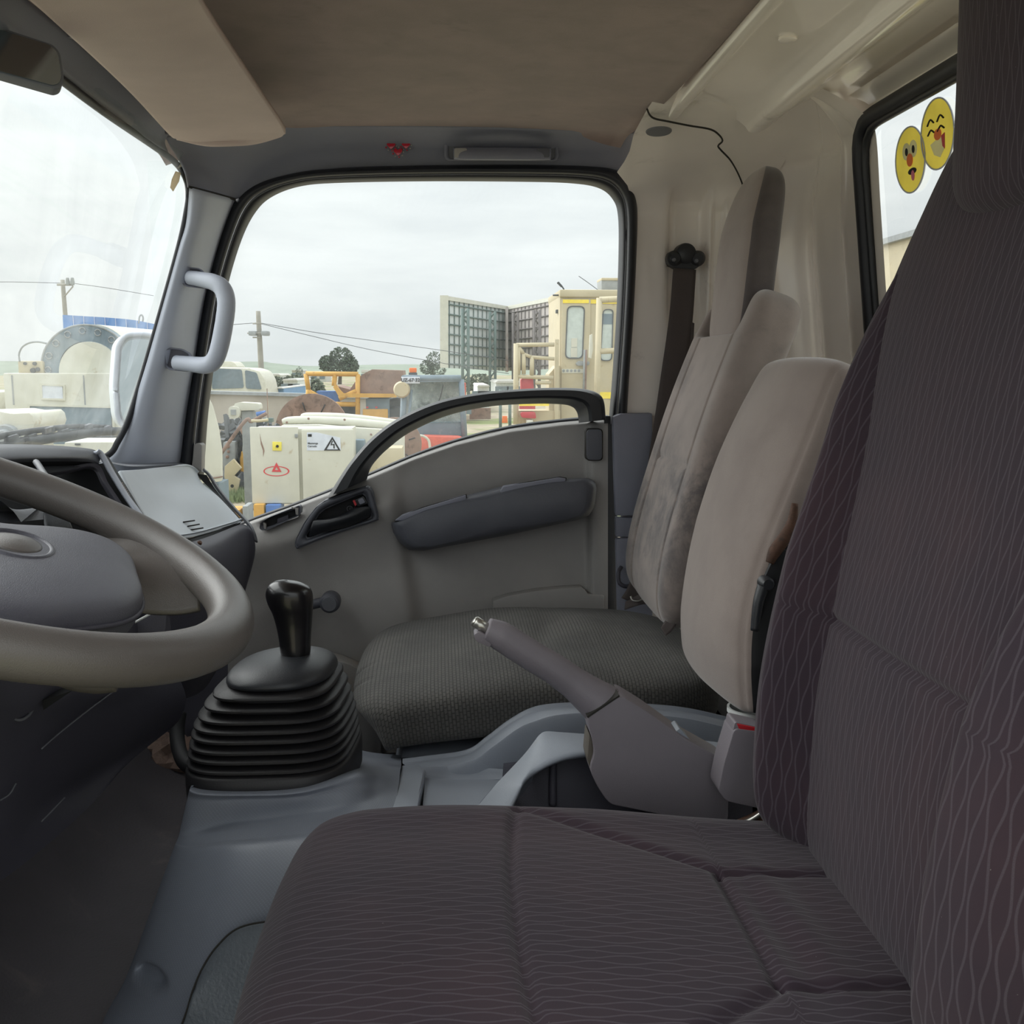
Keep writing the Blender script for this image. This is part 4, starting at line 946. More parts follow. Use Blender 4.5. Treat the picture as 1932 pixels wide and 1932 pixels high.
# dome over the boot
pl, pr, pn = PY(436, 1293, CY - .01), PY(635, 1268, CY + .02), PY(530, 1298, CY - .075)
a, cxp, zd = (pr[0] - pl[0]) / 2, (pr[0] + pl[0]) / 2, pn[2]
kx = PY(556, 1238, CY)[0]; zk = PY(556, 1238, CY - .012)[2]
dr = [boot_row(cxp, a * .80, .062, zd - .006, CY, e=2.6), boot_row(cxp, a * .97, .0755, zd - .0045, CY, e=2.6), boot_row(cxp, a, .078, zd - .002, CY, e=2.6)]
for t_ in np.linspace(0, 1, 26):
    f = math.sqrt(1 - .90 * t_ ** 2.0)
    dr.append(boot_row(cxp + (kx - cxp) * (1 - f) / .68, max(a * f, .02), max(.078 * f, .02), zd + (zk - zd) * t_ * (1.12 - .12 * t_), CY, e=2.6 - .5 * t_))
dr = np.array(dr)
grid_mesh('dome', dr, M['black'], gl_, True, True)
# knob: lofted sections
kn = []
for (x0, x1, y, b) in ((532, 583, 1240, .0155), (529, 586, 1228, .0165), (526, 587, 1205, .0165), (521, 588.5, 1180, .017), (514, 590, 1157, .019), (506, 590.5, 1138, .021), (501.5, 590.5, 1122, .022), (502.5, 588.5, 1110, .0215), (508, 582, 1100.5, .018), (518, 568, 1094, .012), (530, 556, 1091.3, .006), (541, 547, 1090.6, .0012)):
    A0, B0 = PY(x0, y + (3 if y < 1150 else 0), CY), PY(x1, y + (6 if y < 1150 else 0), CY)
    c = (A0 + B0) / 2; w = (B0[0] - A0[0]) / 2; dz = (B0[2] - A0[2]) / 2
    t = np.linspace(0, 2 * np.pi, 40, endpoint=False)
    kn.append(np.stack([c[0] + w * np.cos(t), CY + b * np.sin(t), c[2] + dz * np.cos(t)], 1))
kn = np.array(kn); kn = np.stack([cr(kn[:, i], 50) for i in range(40)], 1)
grid_mesh('knob', kn, M['gloss'], gl_, True, True)
kp = PY(557, 1238, CY)
tube('collar', [kp + V(.0275 * math.cos(t) * .95, .018 * math.sin(t), -.002) for t in np.linspace(0, 2 * np.pi, 24, endpoint=False)], .0012, M['metal'], gl_, n=6, closed=True, sm=False)

# ================================================================ centre console with tray, parking brake
cc = thing('centre_console', 'grey plastic centre tray with cup holder between the seats', 'console', (.1, 1.3, 1.1))
far = [(760, 1441), (800, 1436), (880, 1424), (920, 1398), (960, 1368), (1000, 1346), (1040, 1337), (1110, 1334), (1220, 1337), (1300, 1345), (1385, 1364)]
fi = [(770, 1449), (812, 1447), (888, 1434), (932, 1408), (978, 1376), (1012, 1360), (1050, 1349), (1112, 1345), (1222, 1348), (1300, 1356), (1383, 1375)]
fb = [(780, 1468), (806, 1470), (890, 1472), (950, 1468), (990, 1455), (1014, 1420), (1052, 1398), (1112, 1394), (1225, 1394), (1300, 1398), (1380, 1410)]
loft('far_wall', [[p + V(0, .012, -.16) for p in pp(far, 1.385)], [p + V(0, .012, -.01) for p in pp(far, 1.385)], pp(far, 1.385), pp(fi, 1.365), [p + V(0, 0, .0) for p in pp([(a, b + 4) for a, b in fi], 1.36)], pp(fb, 1.355), [p + V(0, 0, -.05) for p in pp(fb, 1.35)]], M['console_s'], cc, nu=90, nv=50)
# flat front lip and tray
prism('front_lip', pp([(758, 1444, 1.37), (790, 1441, 1.37), (802, 1452, 1.34), (800, 1470, 1.30), (792, 1500, 1.20), (785, 1540, 1.08), (735, 1540, 1.08), (748, 1500, 1.20)]), (0, 0, -.03), M['console_s'], cc, .002)
loft('tray_floor', [pp(q) for q in ([(796, 1448, 1.345), (840, 1446, 1.36), (900, 1448, 1.36), (960, 1452, 1.35)], [(799, 1460, 1.335), (845, 1466, 1.35), (905, 1468, 1.35), (960, 1470, 1.34)], [(801, 1478, 1.31), (850, 1480, 1.32), (910, 1479, 1.32), (965, 1478, 1.32)], [(796, 1540, 1.14), (850, 1545, 1.14), (910, 1545, 1.14), (970, 1540, 1.14)])], M['console_s'], cc, nu=30, nv=20)
# arched divider rib
ru = [(905, 1520, 1.15), (932, 1487, 1.20), (962, 1455, 1.23), (990, 1425, 1.25), (1008, 1402, 1.262), (1019, 1389, 1.27), (1032, 1383, 1.275), (1060, 1384, 1.275), (1114, 1387, 1.275), (1200, 1390, 1.275), (1300, 1396, 1.272), (1370, 1404, 1.27)]
rl = [(960, 1525, 1.13), (977, 1490, 1.17), (984, 1475, 1.18), (994, 1462, 1.19), (1008, 1450, 1.20), (1024, 1440, 1.205), (1044, 1430, 1.21), (1072, 1421, 1.215), (1114, 1416, 1.22), (1200, 1416, 1.22), (1300, 1420, 1.22), (1370, 1430, 1.22)]
loft('divider_rib', [[p + V(0, .004, -.05) for p in pp(ru)], [p + V(0, .002, -.006) for p in pp(ru)], pp(ru), pp(rl), [p + V(0, .002, -.010) for p in pp(rl)], [p + V(0, .03, -.016) for p in pp(rl)]], M['console_s'], cc, nu=80, nv=30)
loft('cup_well', [pp(q) for q in ([(950, 1440, 1.27), (1040, 1430, 1.27), (1110, 1425, 1.27), (1240, 1425, 1.27), (1420, 1430, 1.27)], [(940, 1560, 1.25), (1040, 1560, 1.25), (1110, 1560, 1.25), (1240, 1560, 1.25), (1420, 1560, 1.25)])], M['dash_low'], cc, nu=20, nv=6)
tube('well_rib', pp([(1045, 1428, 1.262), (1043, 1470, 1.258), (1043, 1520, 1.25)]), .005, M['dash_low'], cc, n=8)

pb = thing('parking_brake', 'grey parking brake lever with silver push button', 'parking brake', PY(1250, 1540, 1.2))
gpx = [(917, 1188, 21), (945, 1200, 25.5), (975, 1219, 26), (1010, 1241, 26), (1045, 1262, 26.5), (1080, 1287, 28), (1105, 1306, 32), (1125, 1321, 36), (1140, 1332, 38.5)]
tube('grip', pp([(a, b, 1.20) for a, b, r in gpx]), [r * 1.36 / 1932 for a, b, r in gpx], M['brake'], pb, n=24, ns=60, flat=1.0, up=(0, 1, 0))
A = [(905, 1183), (918, 1172)]
tube('button', [PY(896, 1172, 1.20), PY(908, 1180, 1.20), PY(925, 1190, 1.20)], [.0068, .007, .007], M['metal'], pb, n=20, sm=False)
tube('button_tip', [PY(893.5, 1170, 1.20), PY(896.5, 1172.4, 1.20)], [.005, .0068], M['metal'], pb, n=20, sm=False)
prism('grip_lip', pp(rnd([(893, 1198), (905, 1192), (930, 1205), (925, 1222), (898, 1210)], 5), 1.188), (0, .024, 0), M['brake'], pb, .004)
body = rnd([(1107, 1354), (1171, 1312), (1220, 1342), (1290, 1392), (1376, 1440), (1374, 1552), (1300, 1548), (1150, 1518), (1128, 1486), (1112, 1452), (1122, 1420), (1115, 1384)], 12, 4)
prism('brake_cover', pp(body, 1.172), (0, .052, 0), M['brake'], pb, .009, 3)
prism('grip_joint', pp([(1107, 1352), (1168, 1311.5), (1169.5, 1314), (1109, 1355)], 1.1715), (0, .053, 0), M['seam'], pb)
prism('cover_latch', pp(rnd([(1268, 1386), (1283, 1374), (1298, 1392), (1316, 1410), (1296, 1404)], 4), 1.18), (0, .03, 0), M['console_s'], pb, .002)
prism('boot_slot', pp([(1112, 1385), (1118, 1395), (1122, 1420), (1113, 1450), (1108, 1430)], 1.178), (0, .04, 0), mat('brown_slot_shading', (92, 86, 78), .7), pb, .002)  # brown shading of the grip slot, put into the colour

# buckle, cup, bracket between the seats
bk = thing('belt_buckle', 'grey seat belt buckle with red release button beside driver seat', 'belt buckle', PY(1405, 1525, 1.13))
prism('buckle_body', pp(rnd([(1386, 1374), (1432, 1380), (1440, 1420), (1452, 1500), (1438, 1527), (1370, 1512), (1355, 1492), (1366, 1440)], 10), 1.115), (0, .04, 0), M['brake'], bk, .006, 3)
prism('buckle_top', pp(rnd([(1387, 1362), (1440, 1374), (1440, 1390), (1382, 1385)], 5), 1.118), (0, .034, 0), M['brake'], bk, .003)
prism('release_button', pp([(1391, 1366), (1440, 1376), (1440, 1386), (1396, 1378)], 1.1155), (0, .03, 0), M['red'], bk, .001)
cu = thing('white_cup', 'white plastic cup behind the belt buckle', 'cup', PY(1414, 1440, 1.24))
c0 = PY(1414, 1440, 1.235); zt = PY(1414, 1334, 1.235)[2]; h = zt - c0[2]
revolve('cup_wall', [(.022, 0), (.028, h * .9), (.0305, h * .92), (.0305, h), (.0275, h), (.0265, h * .9), (.02, .004), (0, .004)], c0, (0, 0, 1), M['white'], cu, 36)
bs = thing('seat_bracket', 'rusty dark steel seat bracket below the buckle', 'bracket', PY(1440, 1560, 1.1))
loft('bracket_plate', [pp(q) for q in ([(1376, 1552, 1.12), (1410, 1538, 1.115), (1445, 1522, 1.11), (1490, 1516, 1.10), (1530, 1530, 1.10)], [(1378, 1558, 1.11), (1412, 1546, 1.105), (1450, 1532, 1.10), (1495, 1530, 1.09), (1530, 1545, 1.09)], [(1378, 1600, 1.10), (1412, 1600, 1.095), (1450, 1600, 1.09), (1495, 1600, 1.08), (1530, 1600, 1.08)])], M['rust'], bs, nu=30, nv=12, thick=.004)
tube('bracket_rod', pp([(1385, 1560, 1.105), (1420, 1545, 1.10), (1450, 1527, 1.095), (1490, 1520, 1.09)]), .003, M['metal'], bs, n=8)
# litter and hose on the passenger floor in front of the console
rg = np.random.default_rng(5)
def litter(name, label, px, py, w, h, m, cat, seed):
    r = np.random.default_rng(seed); c = PZ(px, py, 1.10); bm = bmesh.new(); bmesh.ops.create_icosphere(bm, subdivisions=3, radius=.5)
    for v in bm.verts:
        n = v.co.normalized(); k = 1 + .25 * math.sin(7 * n.x + seed) * math.sin(6 * n.y) + r.uniform(-.12, .12)
        v.co = Vector((n.x * k * w / 2 + c[0], n.y * k * w / 2 + c[1], max(1.085, n.z * k * h / 2 + c[2])))
    return tag(from_bm(name, bm, m, None, True, 25), label, cat)
litter('crumpled_rag', 'rust brown crumpled rag on the floor left of the gear boot', 318, 1432, .11, .09, mat('brown_rag', (118, 98, 88), .9, .5, 120, .2, 30, dirt=(80, 66, 58), dirt_amt=.4, dirt_s=30), 'rag', 3)
litter('paper_scrap', 'pale paper scrap beside the brown rag', 286, 1424, .05, .06, mat('pale_paper', (150, 146, 140), .8), 'paper', 6)
hz = thing('floor_hose', 'black corrugated hose standing left of the gear boot', 'hose', PY(350, 1450, 1.75))
tube('hose', pp([(338, 1345, 1.80), (334, 1380, 1.78), (338, 1415, 1.75), (350, 1440, 1.72), (372, 1452, 1.70)]), .013, M['void'], hz, n=14, ns=40)
# ================================================================ seats
ipl = lambda xs_, ys_: (lambda v: float(np.interp(v, xs_, ys_)))
def spline(pts):
    P = cr(np.array([(a, b, 0.) for a, b in pts]), 200)[:, :2]
    return lambda v: (float(np.interp(v, np.linspace(0, 1, 200), P[:, 0])), float(np.interp(v, np.linspace(0, 1, 200), P[:, 1])))

# ---- driver seat
ds = thing('driver_seat', 'dark wavy striped driver seat in the foreground', 'seat', (.2, .83, 1.1))
def cush_def(y, v):
    d = .008 * gauss(y, 0, .9) + .012 * gauss(abs(y), .86, .16) * (1 if v > .25 else v / .25)
    d -= .007 * gauss(v, .475 + .03 * abs(y) ** 2, .007) * (1 if abs(y) < .84 else 0)              # cross seam
    d -= .006 * gauss(abs(y), .84 - 2.0 * (v - .5), .03) * (1 if .5 < v < .74 else 0)                # bolster seams closing in at the rear
    d -= .007 * gauss(v, .735, .008) * (1 if abs(y) < .36 else 0)
    d -= .006 * gauss(abs(y), .36, .02) * (1 if v > .735 else 0)
    d += .0035 * math.sin(v * 80 + 3 * y) * gauss(v, .78, .05) * gauss(y, 0, .4) + .004 * gauss(v, .2, .15)
    return d
dcw = lambda v: .262 - .105 * max(0, (.20 - v) / .20) ** 2.6 - .02 * max(0, (v - .6) / .4)
pad('cushion', spline([(-.126, 1.300), (-.10, 1.312), (0.0, 1.322), (.15, 1.316), (.30, 1.305), (.46, 1.305)]), .815, dcw, ipl([0, .15, .5, 1], [.060, .068, .062, .058]), lambda v: .045, M['cloth'], ds, e=4.2, nu=320, nv=240, defo=cush_def, kt=2.0, flat_uv=False)
def back_def(y, v):
    ay = abs(y); yb = float(np.interp(v, [0, .4, .62, .8], [.62, .66, .78, .98]))
    bol = float(np.interp(v, [0, .45, .7, 1], [.050, .048, .030, 0.012]))
    k = min(1, max(0, (ay - yb + .06) / .16)); k = k * k * (3 - 2 * k)
    d = bol * k * (1 - .35 * max(0, (ay - .9) / .1)) + .006 * gauss(y, 0, .5) * gauss(v, .28, .2)
    d -= .006 * gauss(ay, yb - .05, .016) * (1 if v < .8 else 0)
    d -= .007 * gauss(v, .385, .006) * (1 if ay < yb - .05 else 0)
    return d
pad('backrest', spline([(.385, 1.345), (.392, 1.44), (.398, 1.53), (.416, 1.63), (.442, 1.74), (.470, 1.87), (.503, 1.985), (.545, 2.135)]), .82, lambda v: .252 - .045 * max(0, (v - .75) / .25) ** 1.7, ipl([0, .3, .8, 1], [.030, .030, .034, .035]), ipl([0, 1], [.06, .05]), M['cloth'], ds, e=4.0, nu=320, nv=260, defo=back_def, flat_uv=False)
pad('headrest', spline([(.514, 1.972), (.516, 2.06), (.514, 2.16), (.511, 2.26), (.517, 2.36)]), .80, lambda v: .168, lambda v: .066, lambda v: .05, M['cloth'], ds, e=3.4, nu=110, nv=60)
for y in (.74, .86): tube('headrest_post', [V(.57, y, 1.98), V(.56, y, 2.1)], .006, M['metal'], ds, n=10, sm=False)
box('seat_frame', (.2, .82, 1.21), (.42, .40, .09), M['void'], ds, .01)
box('seat_pedestal', (.22, .82, 1.13), (.36, .34, .09), M['void'], ds, .01)
# recliner hinge on the inner side of the driver seat
rc = thing('recliner_hinge', 'worn black seat recliner bracket between the seats', 'bracket', PY(1450, 1150, 1.11))
tube('hinge_rod', pp([(1500, 950, 1.128), (1494, 985, 1.128), (1480, 1015, 1.128), (1462, 1040, 1.128), (1452, 1062, 1.128)]), [.004, .006, .008, .008, .005], M['rust'], rc, n=8)
prism('hinge_plate', pp(rnd([(1470, 1035), (1490, 1040), (1470, 1090), (1452, 1130), (1432, 1180), (1424, 1176), (1434, 1110), (1452, 1070)], 6), 1.132), (0, .006, 0), M['void'], rc, .002)
revolve('hinge_pivot', [(0, -.010), (.006, -.010), (.008, -.006), (.008, .008)], PY(1445, 1100, 1.128), (0, 1, 0), M['black'], rc, 16)
tube('hinge_lever', pp([(1440, 1105, 1.125), (1430, 1140, 1.122), (1424, 1190, 1.12)]), [.007, .006, .005], M['black'], rc, n=10)

# ---- middle seat back
ms = thing('middle_seat', 'light grey velour middle seat backrest without headrest', 'seat', (.4, 1.32, 1.3))
def mid_def(y, v):
    return .010 * gauss(y, 0, .7) - .004 * gauss(abs(y), .93, .02) + .003 * math.sin(9 * v + 2 * y)
pad('backrest', spline([(.395, 1.43), (.390, 1.50), (.398, 1.57), (.425, 1.67), (.455, 1.76), (.492, 1.855)]), 1.318, ipl([0, .2, .85, 1], [.155, .168, .158, .150]), ipl([0, .5, 1], [.046, .05, .040]), lambda v: .035, [M['velour'], M['void']], ms, e=5.5, nu=180, nv=110, defo=mid_def, pw=40, kw=2.6, pt=30, midx=lambda u, v: 1 if (.715 < u and v < .52) or u < .2 or u > .8 else 0)
box('back_frame', (.47, 1.318, 1.50), (.03, .25, .22), M['void'], ms, .008, rot=Matrix.Rotation(.25, 4, 'Y'))
strapo = thing('belt_strap_end', 'short brown belt strap end between the light grey backrests', 'seat belt', PY(1262, 1180, 1.55))
strap('webbing', [(1272, 1140, 1.56), (1262, 1160, 1.555), (1252, 1176, 1.55), (1247, 1184, 1.545)], [(1290, 1150, 1.55), (1278, 1175, 1.545), (1268, 1190, 1.54), (1256, 1200, 1.535)], strapo, n=20)

# ---- passenger seat
ps = thing('passenger_seat', 'passenger seat with dark embossed cushion cover and stained grey velour backrest', 'seat', (.15, 1.64, 1.297))
def pc_def(y, v):
    d = .010 * gauss(y, 0, .8) - .008 * gauss(v, .60 + .05 * y, .03) * gauss(y, -.1, .6) + .006 * gauss(v, .70, .05) * gauss(y, .1, .5)
    d -= .003 * (gauss(y, -.55, .03) + gauss(y, -.25, .03)) * gauss(v, .10, .06) + .002 * math.sin(14 * v + 5 * y) * gauss(v, .55, .25)
    d -= .004 * gauss(v, .03, .012)
    return d
pcw = lambda v: .248 - .12 * max(0, (.28 - v) / .28) ** 2.2 - .03 * max(0, (v - .8) / .2)
def pc_path():
    f = spline([(-.116, 1.322), (-.09, 1.337), (.02, 1.350), (.16, 1.358), (.30, 1.355), (.432, 1.345)])
    return f
pad('cushion', pc_path(), 1.642, pcw, ipl([0, .1, .5, 1], [.034, .044, .057, .050]), ipl([0, .12, .25, 1], [.040, .050, .035, .035]), M['cover'], ps, e=5.0, nu=190, nv=130, defo=pc_def, kt=2.0, kw=2.6)
def pb_def(y, v):
    d = .014 * gauss(abs(y), .88, .18) * (1 - .5 * v) - .005 * gauss(abs(y), .60, .02)
    d -= .005 * gauss(v, .42, .006) * (1 if abs(y) < .6 else 0)
    d -= .072 / (1 + math.exp((abs(y - .1) - .64) / .03)) * min(1, max(0, (v - .735) / .04))        # hollow that holds the headrest
    return d
pad('backrest', spline([(.385, 1.43), (.382, 1.50), (.395, 1.58), (.425, 1.69), (.455, 1.79), (.487, 1.88), (.505, 1.925), (.520, 1.972)]), 1.705, lambda v: .190 - .02 * v, ipl([0, .5, 1], [.046, .045, .040]), ipl([0, 1], [.05, .045]), [M['velour_st'], M['velour_dk']], ps, e=4.0, nu=280, nv=180, defo=pb_def, midx=lambda u, v: 0)
fs_, fe = .285, .715
pad('headrest', spline([(.490, 1.872), (.499, 1.935), (.507, 2.02), (.515, 2.09), (.531, 2.176)]), 1.722, lambda v: .108 - .015 * max(0, v - .6) / .4, ipl([0, .7, 1], [.036, .036, .024]), lambda v: .026, [M['velour'], M['velour_dk']], ps, e=3.6, nu=120, nv=80, pw=5, kw=2.4, pt=8, midx=lambda u, v: 0 if .30 < u < .69 else 1)
# ================================================================ the yard outside
X_ = {}
X_['white'] = mat('weathered_white_paint', (206, 205, 192), .6, .1, 60, .05, 3, dirt=(176, 160, 132), dirt_amt=.10, dirt_s=5)
X_['beige'] = mat('beige_machine_paint', (192, 180, 150), .6, .1, 60, .05, 3, dirt=(170, 150, 112), dirt_amt=.12, dirt_s=6)
X_['yel'] = mat('faded_yellow_paint', (206, 158, 74), .6, .1, 60, .08, 4, dirt=(150, 110, 70), dirt_amt=.2)
X_['ystripe'] = mat('yellow_stripe', (246, 220, 60), .5)
X_['rusty'] = mat('rusted_plate', (142, 116, 104), .85, .3, 40, .14, 4, dirt=(108, 86, 76), dirt_amt=.4, dirt_s=5)
X_['slate'] = mat('slate_panel', (110, 128, 140), .6, .1, 40, .08, 4, dirt=(140, 150, 156), dirt_amt=.3)
X_['blue'] = mat('blue_sheet', (96, 142, 205), .5, 0, 1, .06, 3, dirt=(140, 176, 216), dirt_amt=.2, dirt_s=2)
X_['bluep'] = mat('blue_paint', (80, 120, 185), .5)
X_['dark'] = mat('dark_machine_grey', (72, 76, 80), .6, .1, 60, .1)
X_['grey'] = mat('machine_grey', (148, 152, 154), .6, .1, 60, .1)
X_['cabgrey'] = mat('tractor_cab_grey', (118, 134, 146), .5, .1, 60, .08)
X_['redm'] = mat('faded_red_paint', (214, 108, 92), .5, .1, 60, .1)
X_['redb'] = mat('red_paint', (186, 52, 62), .45)
X_['oran'] = mat('orange_plastic', (240, 120, 50), .5)
X_['conc'] = mat('concrete_wall', (176, 168, 156), .9, .3, 20, .08, .8, dirt=(150, 140, 128), dirt_amt=.35, dirt_s=.6)
X_['pole'] = mat('weathered_pole', (150, 146, 136), .85, .3, 20, .1, 2)
X_['bus'] = mat('cream_bus_paint', (206, 204, 188), .4)
X_['glassd'] = mat('dark_tinted_window', (112, 126, 134), .1)
X_['glassl'] = mat('pale_cab_window', (196, 206, 202), .12)
X_['panel'] = mat('pale_billboard_sheet', (206, 212, 212), .7, 0, 1, .06, .4)
X_['panelr'] = mat('rusty_billboard_sheet', (186, 178, 174), .75, 0, 1, .12, .3, dirt=(150, 112, 98), dirt_amt=.3, dirt_s=.3)
X_['steel'] = mat('green_grey_steel', (98, 116, 112), .6)
X_['steelb'] = mat('brown_grey_steel', (110, 104, 102), .6)
X_['leaf'] = mat('leaf_green', (78, 92, 76), .8, 0, 1, .25, 2)
X_['leaf2'] = mat('dull_leaf_green', (104, 112, 96), .8, 0, 1, .25, 2)
X_['bark'] = mat('bark', (96, 84, 72), .9)
X_['yw'] = mat('sign_yellow', (236, 222, 96), .5)
X_['ink'] = mat('sign_black', (30, 30, 34), .6)
X_['redi'] = mat('sign_red', (208, 58, 66), .6)
X_['paper'] = mat('paper_notice', (214, 220, 232), .7)
def mat_ground():
    m = bpy.data.materials.new('yard_dirt'); g = G(m); o = g.obj()
    n1 = g.noise(.22, 6, .6, o); n2 = g.noise(1.4, 6, .7, o, .5); n3 = g.noise(14, 4, .6, o)
    c = g.mix(g.ramp(n2, .3, .7), lin((146, 136, 118)), lin((176, 166, 146)))
    c = g.mix(g.ramp(n1, .5, .62), c, lin((124, 134, 88)))
    c = g.mix(g.m('MULTIPLY', g.ramp(n3, .55, .75), .35), c, lin((96, 90, 80)))
    g.fin(g.bsdf(c, .95, g.bump(n3, .5, .03), 0, .1))
    return m
X_['hill'] = mat('distant_hill', (132, 142, 128), .95, 0, 1, .12, .05, dirt=(112, 122, 108), dirt_amt=.4, dirt_s=.06)

gx, gy = np.linspace(-160, 120, 57), np.r_[np.linspace(-12, 60, 37), np.linspace(66, 420, 30)]
A = np.array([[V(x, y, .05 * math.sin(x * .9) * math.sin(y * .7) if y < 60 else 0) for x in gx] for y in gy])
o = grid_mesh('ground', A, mat_ground()); tag(o, 'bare dirt yard with thin grass around the truck', None, None, 'structure')
hr = np.random.default_rng(3)
def hill(name, Y, pts, label):
    rows = []
    for f, dz in ((0, 1), (.5, .75), (1, 0)):
        rows.append([V(*(PY(a, b, Y)[:2]), max(0, PY(a, b, Y)[2] * dz)) + V(0, -f * 30, 0) for a, b in pts])
    o = loft(name, rows[::-1] + [[r + V(0, 25, -r[2]) for r in rows[0]]], X_['hill'], nu=80, nv=16)
    return tag(o, label, None, None, 'structure')
hill('hillside', 300, [(-900, 686), (-300, 684), (0, 682), (300, 688), (480, 683), (520, 686), (580, 691), (650, 690), (760, 688), (850, 690), (950, 694), (1250, 690), (1800, 686)], 'low grey green hillside on the horizon')
# houses on the hillside
hcol = [mat('white_house', (216, 220, 218), .8), mat('pale_roof', (196, 194, 188), .8), mat('brick_house', (176, 128, 112), .8), mat('blue_shed', (110, 150, 190), .7)]
hs0 = [(508, 713, 40, 9, 0, 'long white shed with pale roof behind the light pole'), (548, 722, 26, 8, 0, 'white house low on the hillside beside the light pole'), (528, 736, 14, 6, 3, 'small blue roofed shed beyond the concrete wall'), (600, 706, 30, 6, 1, 'pale roofed house above the yellow frame'), (690, 708, 16, 12, 0, 'small white hut beside the big tree'), (862, 742, 30, 10, 2, 'brick house under the billboard'), (958, 728, 44, 12, 0, 'white factory shed behind the beige railing'), (912, 733, 22, 8, 0, 'white building between the billboard legs'), (560, 702, 18, 5, 1, 'tiny pale house on the hillside left of the tree')]
for x, y, w, h, k, lb in hs0:
    Yh = min(126 + 5 * hs0.index((x, y, w, h, k, lb)), 1500 / max(1, y - h / 2 - 694)); s = Yh / 1932
    t = thing('far_house', lb, 'house', PY(x, y + h / 2, Yh), 'far houses')
    c = PY(x, y, Yh); zt = c[2] + h * s / 2
    box('house_wall', (c[0], c[1] + 3, zt / 2), (w * s, 6, zt), hcol[k], t)
    rw = w * s * .55
    prism('house_roof', [V(c[0] - rw, c[1] - .3, zt), V(c[0] + rw, c[1] - .3, zt), V(c[0] + rw * .8, c[1] - .3, zt + h * s * .35), V(c[0] - rw * .8, c[1] - .3, zt + h * s * .35)], (0, 6.6, 0), hcol[1], t)
    for k2 in (-.25, .25): box('window', (c[0] + k2 * w * s, c[1] - .02, max(.6, zt * .55)), (.7, .06, .6), X_['glassd'], t)

def tree(name, label, px, py, wpx, hpx, Y, n, m, seed, lobes):
    r = np.random.default_rng(seed); s = Y / 1932; c = PY(px, py, Y)
    t = thing(name, label, 'tree', (c[0], Y, 0), 'trees beyond the yard')
    vs, fs = [], []
    for (dx, dy, rx, rz) in lobes:
        cc_ = c + V(dx * wpx * s, 0, dy * hpx * s)
        for k in range(n // len(lobes)):
            d = r.normal(size=3); d /= np.linalg.norm(d); d *= r.uniform(.55, 1.0) ** .5
            p = cc_ + d * V(rx * wpx * s, rx * wpx * s, rz * hpx * s)
            a, b = r.normal(size=3), r.normal(size=3); a /= np.linalg.norm(a); b -= a * (a @ b); b /= np.linalg.norm(b)
            L_ = wpx * s * r.uniform(.025, .05); i = len(vs)
            vs += [p - a * L_, p + b * L_ * .6, p + a * L_, p - b * L_ * .6]; fs.append((i, i + 1, i + 2, i + 3))
    f = mesh('foliage', vs, fs, m, t, False); f['kind'] = 'stuff'
    tube('trunk', [V(c[0], Y, 0), V(c[0] + .1, Y, c[2] * .6), V(c[0], Y, c[2])], [wpx * s * .05, wpx * s * .035, wpx * s * .02], X_['bark'], t, n=8)
tree('broadleaf_tree', 'big dark green tree on the skyline above the yellow frame', 640, 682, 76, 46, 120, 2600, X_['leaf'], 1, [(.05, .12, .3, .45), (-.28, -.1, .22, .34), (.25, -.15, .22, .36), (0, -.25, .4, .3)])
tree('broadleaf_tree', 'dark green tree half hidden behind the billboard edge', 815, 688, 46, 46, 100, 1600, X_['leaf'], 2, [(.1, .15, .35, .4), (-.2, -.1, .3, .3), (.2, -.2, .4, .3)])
tree('broadleaf_tree', 'small green tree under the billboard', 905, 722, 70, 34, 75, 1600, X_['leaf2'], 3, [(0, .1, .35, .4), (-.3, -.1, .28, .35), (.3, -.1, .25, .35)])
tree('broadleaf_tree', 'row of grey green trees beyond the concrete wall', 555, 728, 110, 40, 80, 2200, X_['leaf2'], 4, [(-.3, 0, .2, .4), (0, .05, .22, .45), (.3, -.05, .2, .4), (.12, -.2, .4, .25)])
tree('broadleaf_tree', 'pointed dark green tree right of the light pole', 565, 712, 26, 36, 85, 700, X_['leaf'], 5, [(0, .2, .3, .35), (0, -.15, .45, .35)])

# concrete wall along the yard
cw = thing('concrete_wall', 'long grey concrete boundary wall below the bus', 'wall', (-8, 31, 0))
a, b = PY(200, 738, 31), PY(780, 754, 28.5)
prism('wall_slab', [V(a[0], 31, 0), V(b[0], 28.5, 0), V(b[0], 28.5, b[2]), V(a[0], 31, a[2])], (0, .25, 0), X_['conc'], cw)
prism('wall_coping', [V(a[0], 30.9, a[2]), V(b[0], 28.4, b[2]), V(b[0], 28.4, b[2] + .09), V(a[0], 30.9, a[2] + .09)], (0, .45, 0), X_['grey'], cw)
# bus
bu = thing('bus', 'cream bus with dark side windows parked behind the concrete wall', 'bus', (-9, 36, 0))
s = 36 / 1932; Yb = 36
prism('body', pp([(150, 698), (395, 692), (470, 694), (490, 700), (500, 716), (506, 745), (506, 800), (150, 800)], Yb), (0, 2.4, 0), X_['bus'], bu, .12)
prism('roof_unit', pp(rnd([(385, 693), (395, 681), (440, 682), (450, 694)], 6), Yb + .5), (0, 1.4, 0), X_['bus'], bu, .05)
for q in ([(300, 698), (396, 695), (396, 734), (300, 734)], [(400, 695), (456, 697), (460, 732), (400, 734)], [(462, 698), (484, 703), (494, 735), (464, 733)]):
    prism('window', pp(rnd(q, 4), Yb - .03), (0, .05, 0), X_['glassd'], bu)
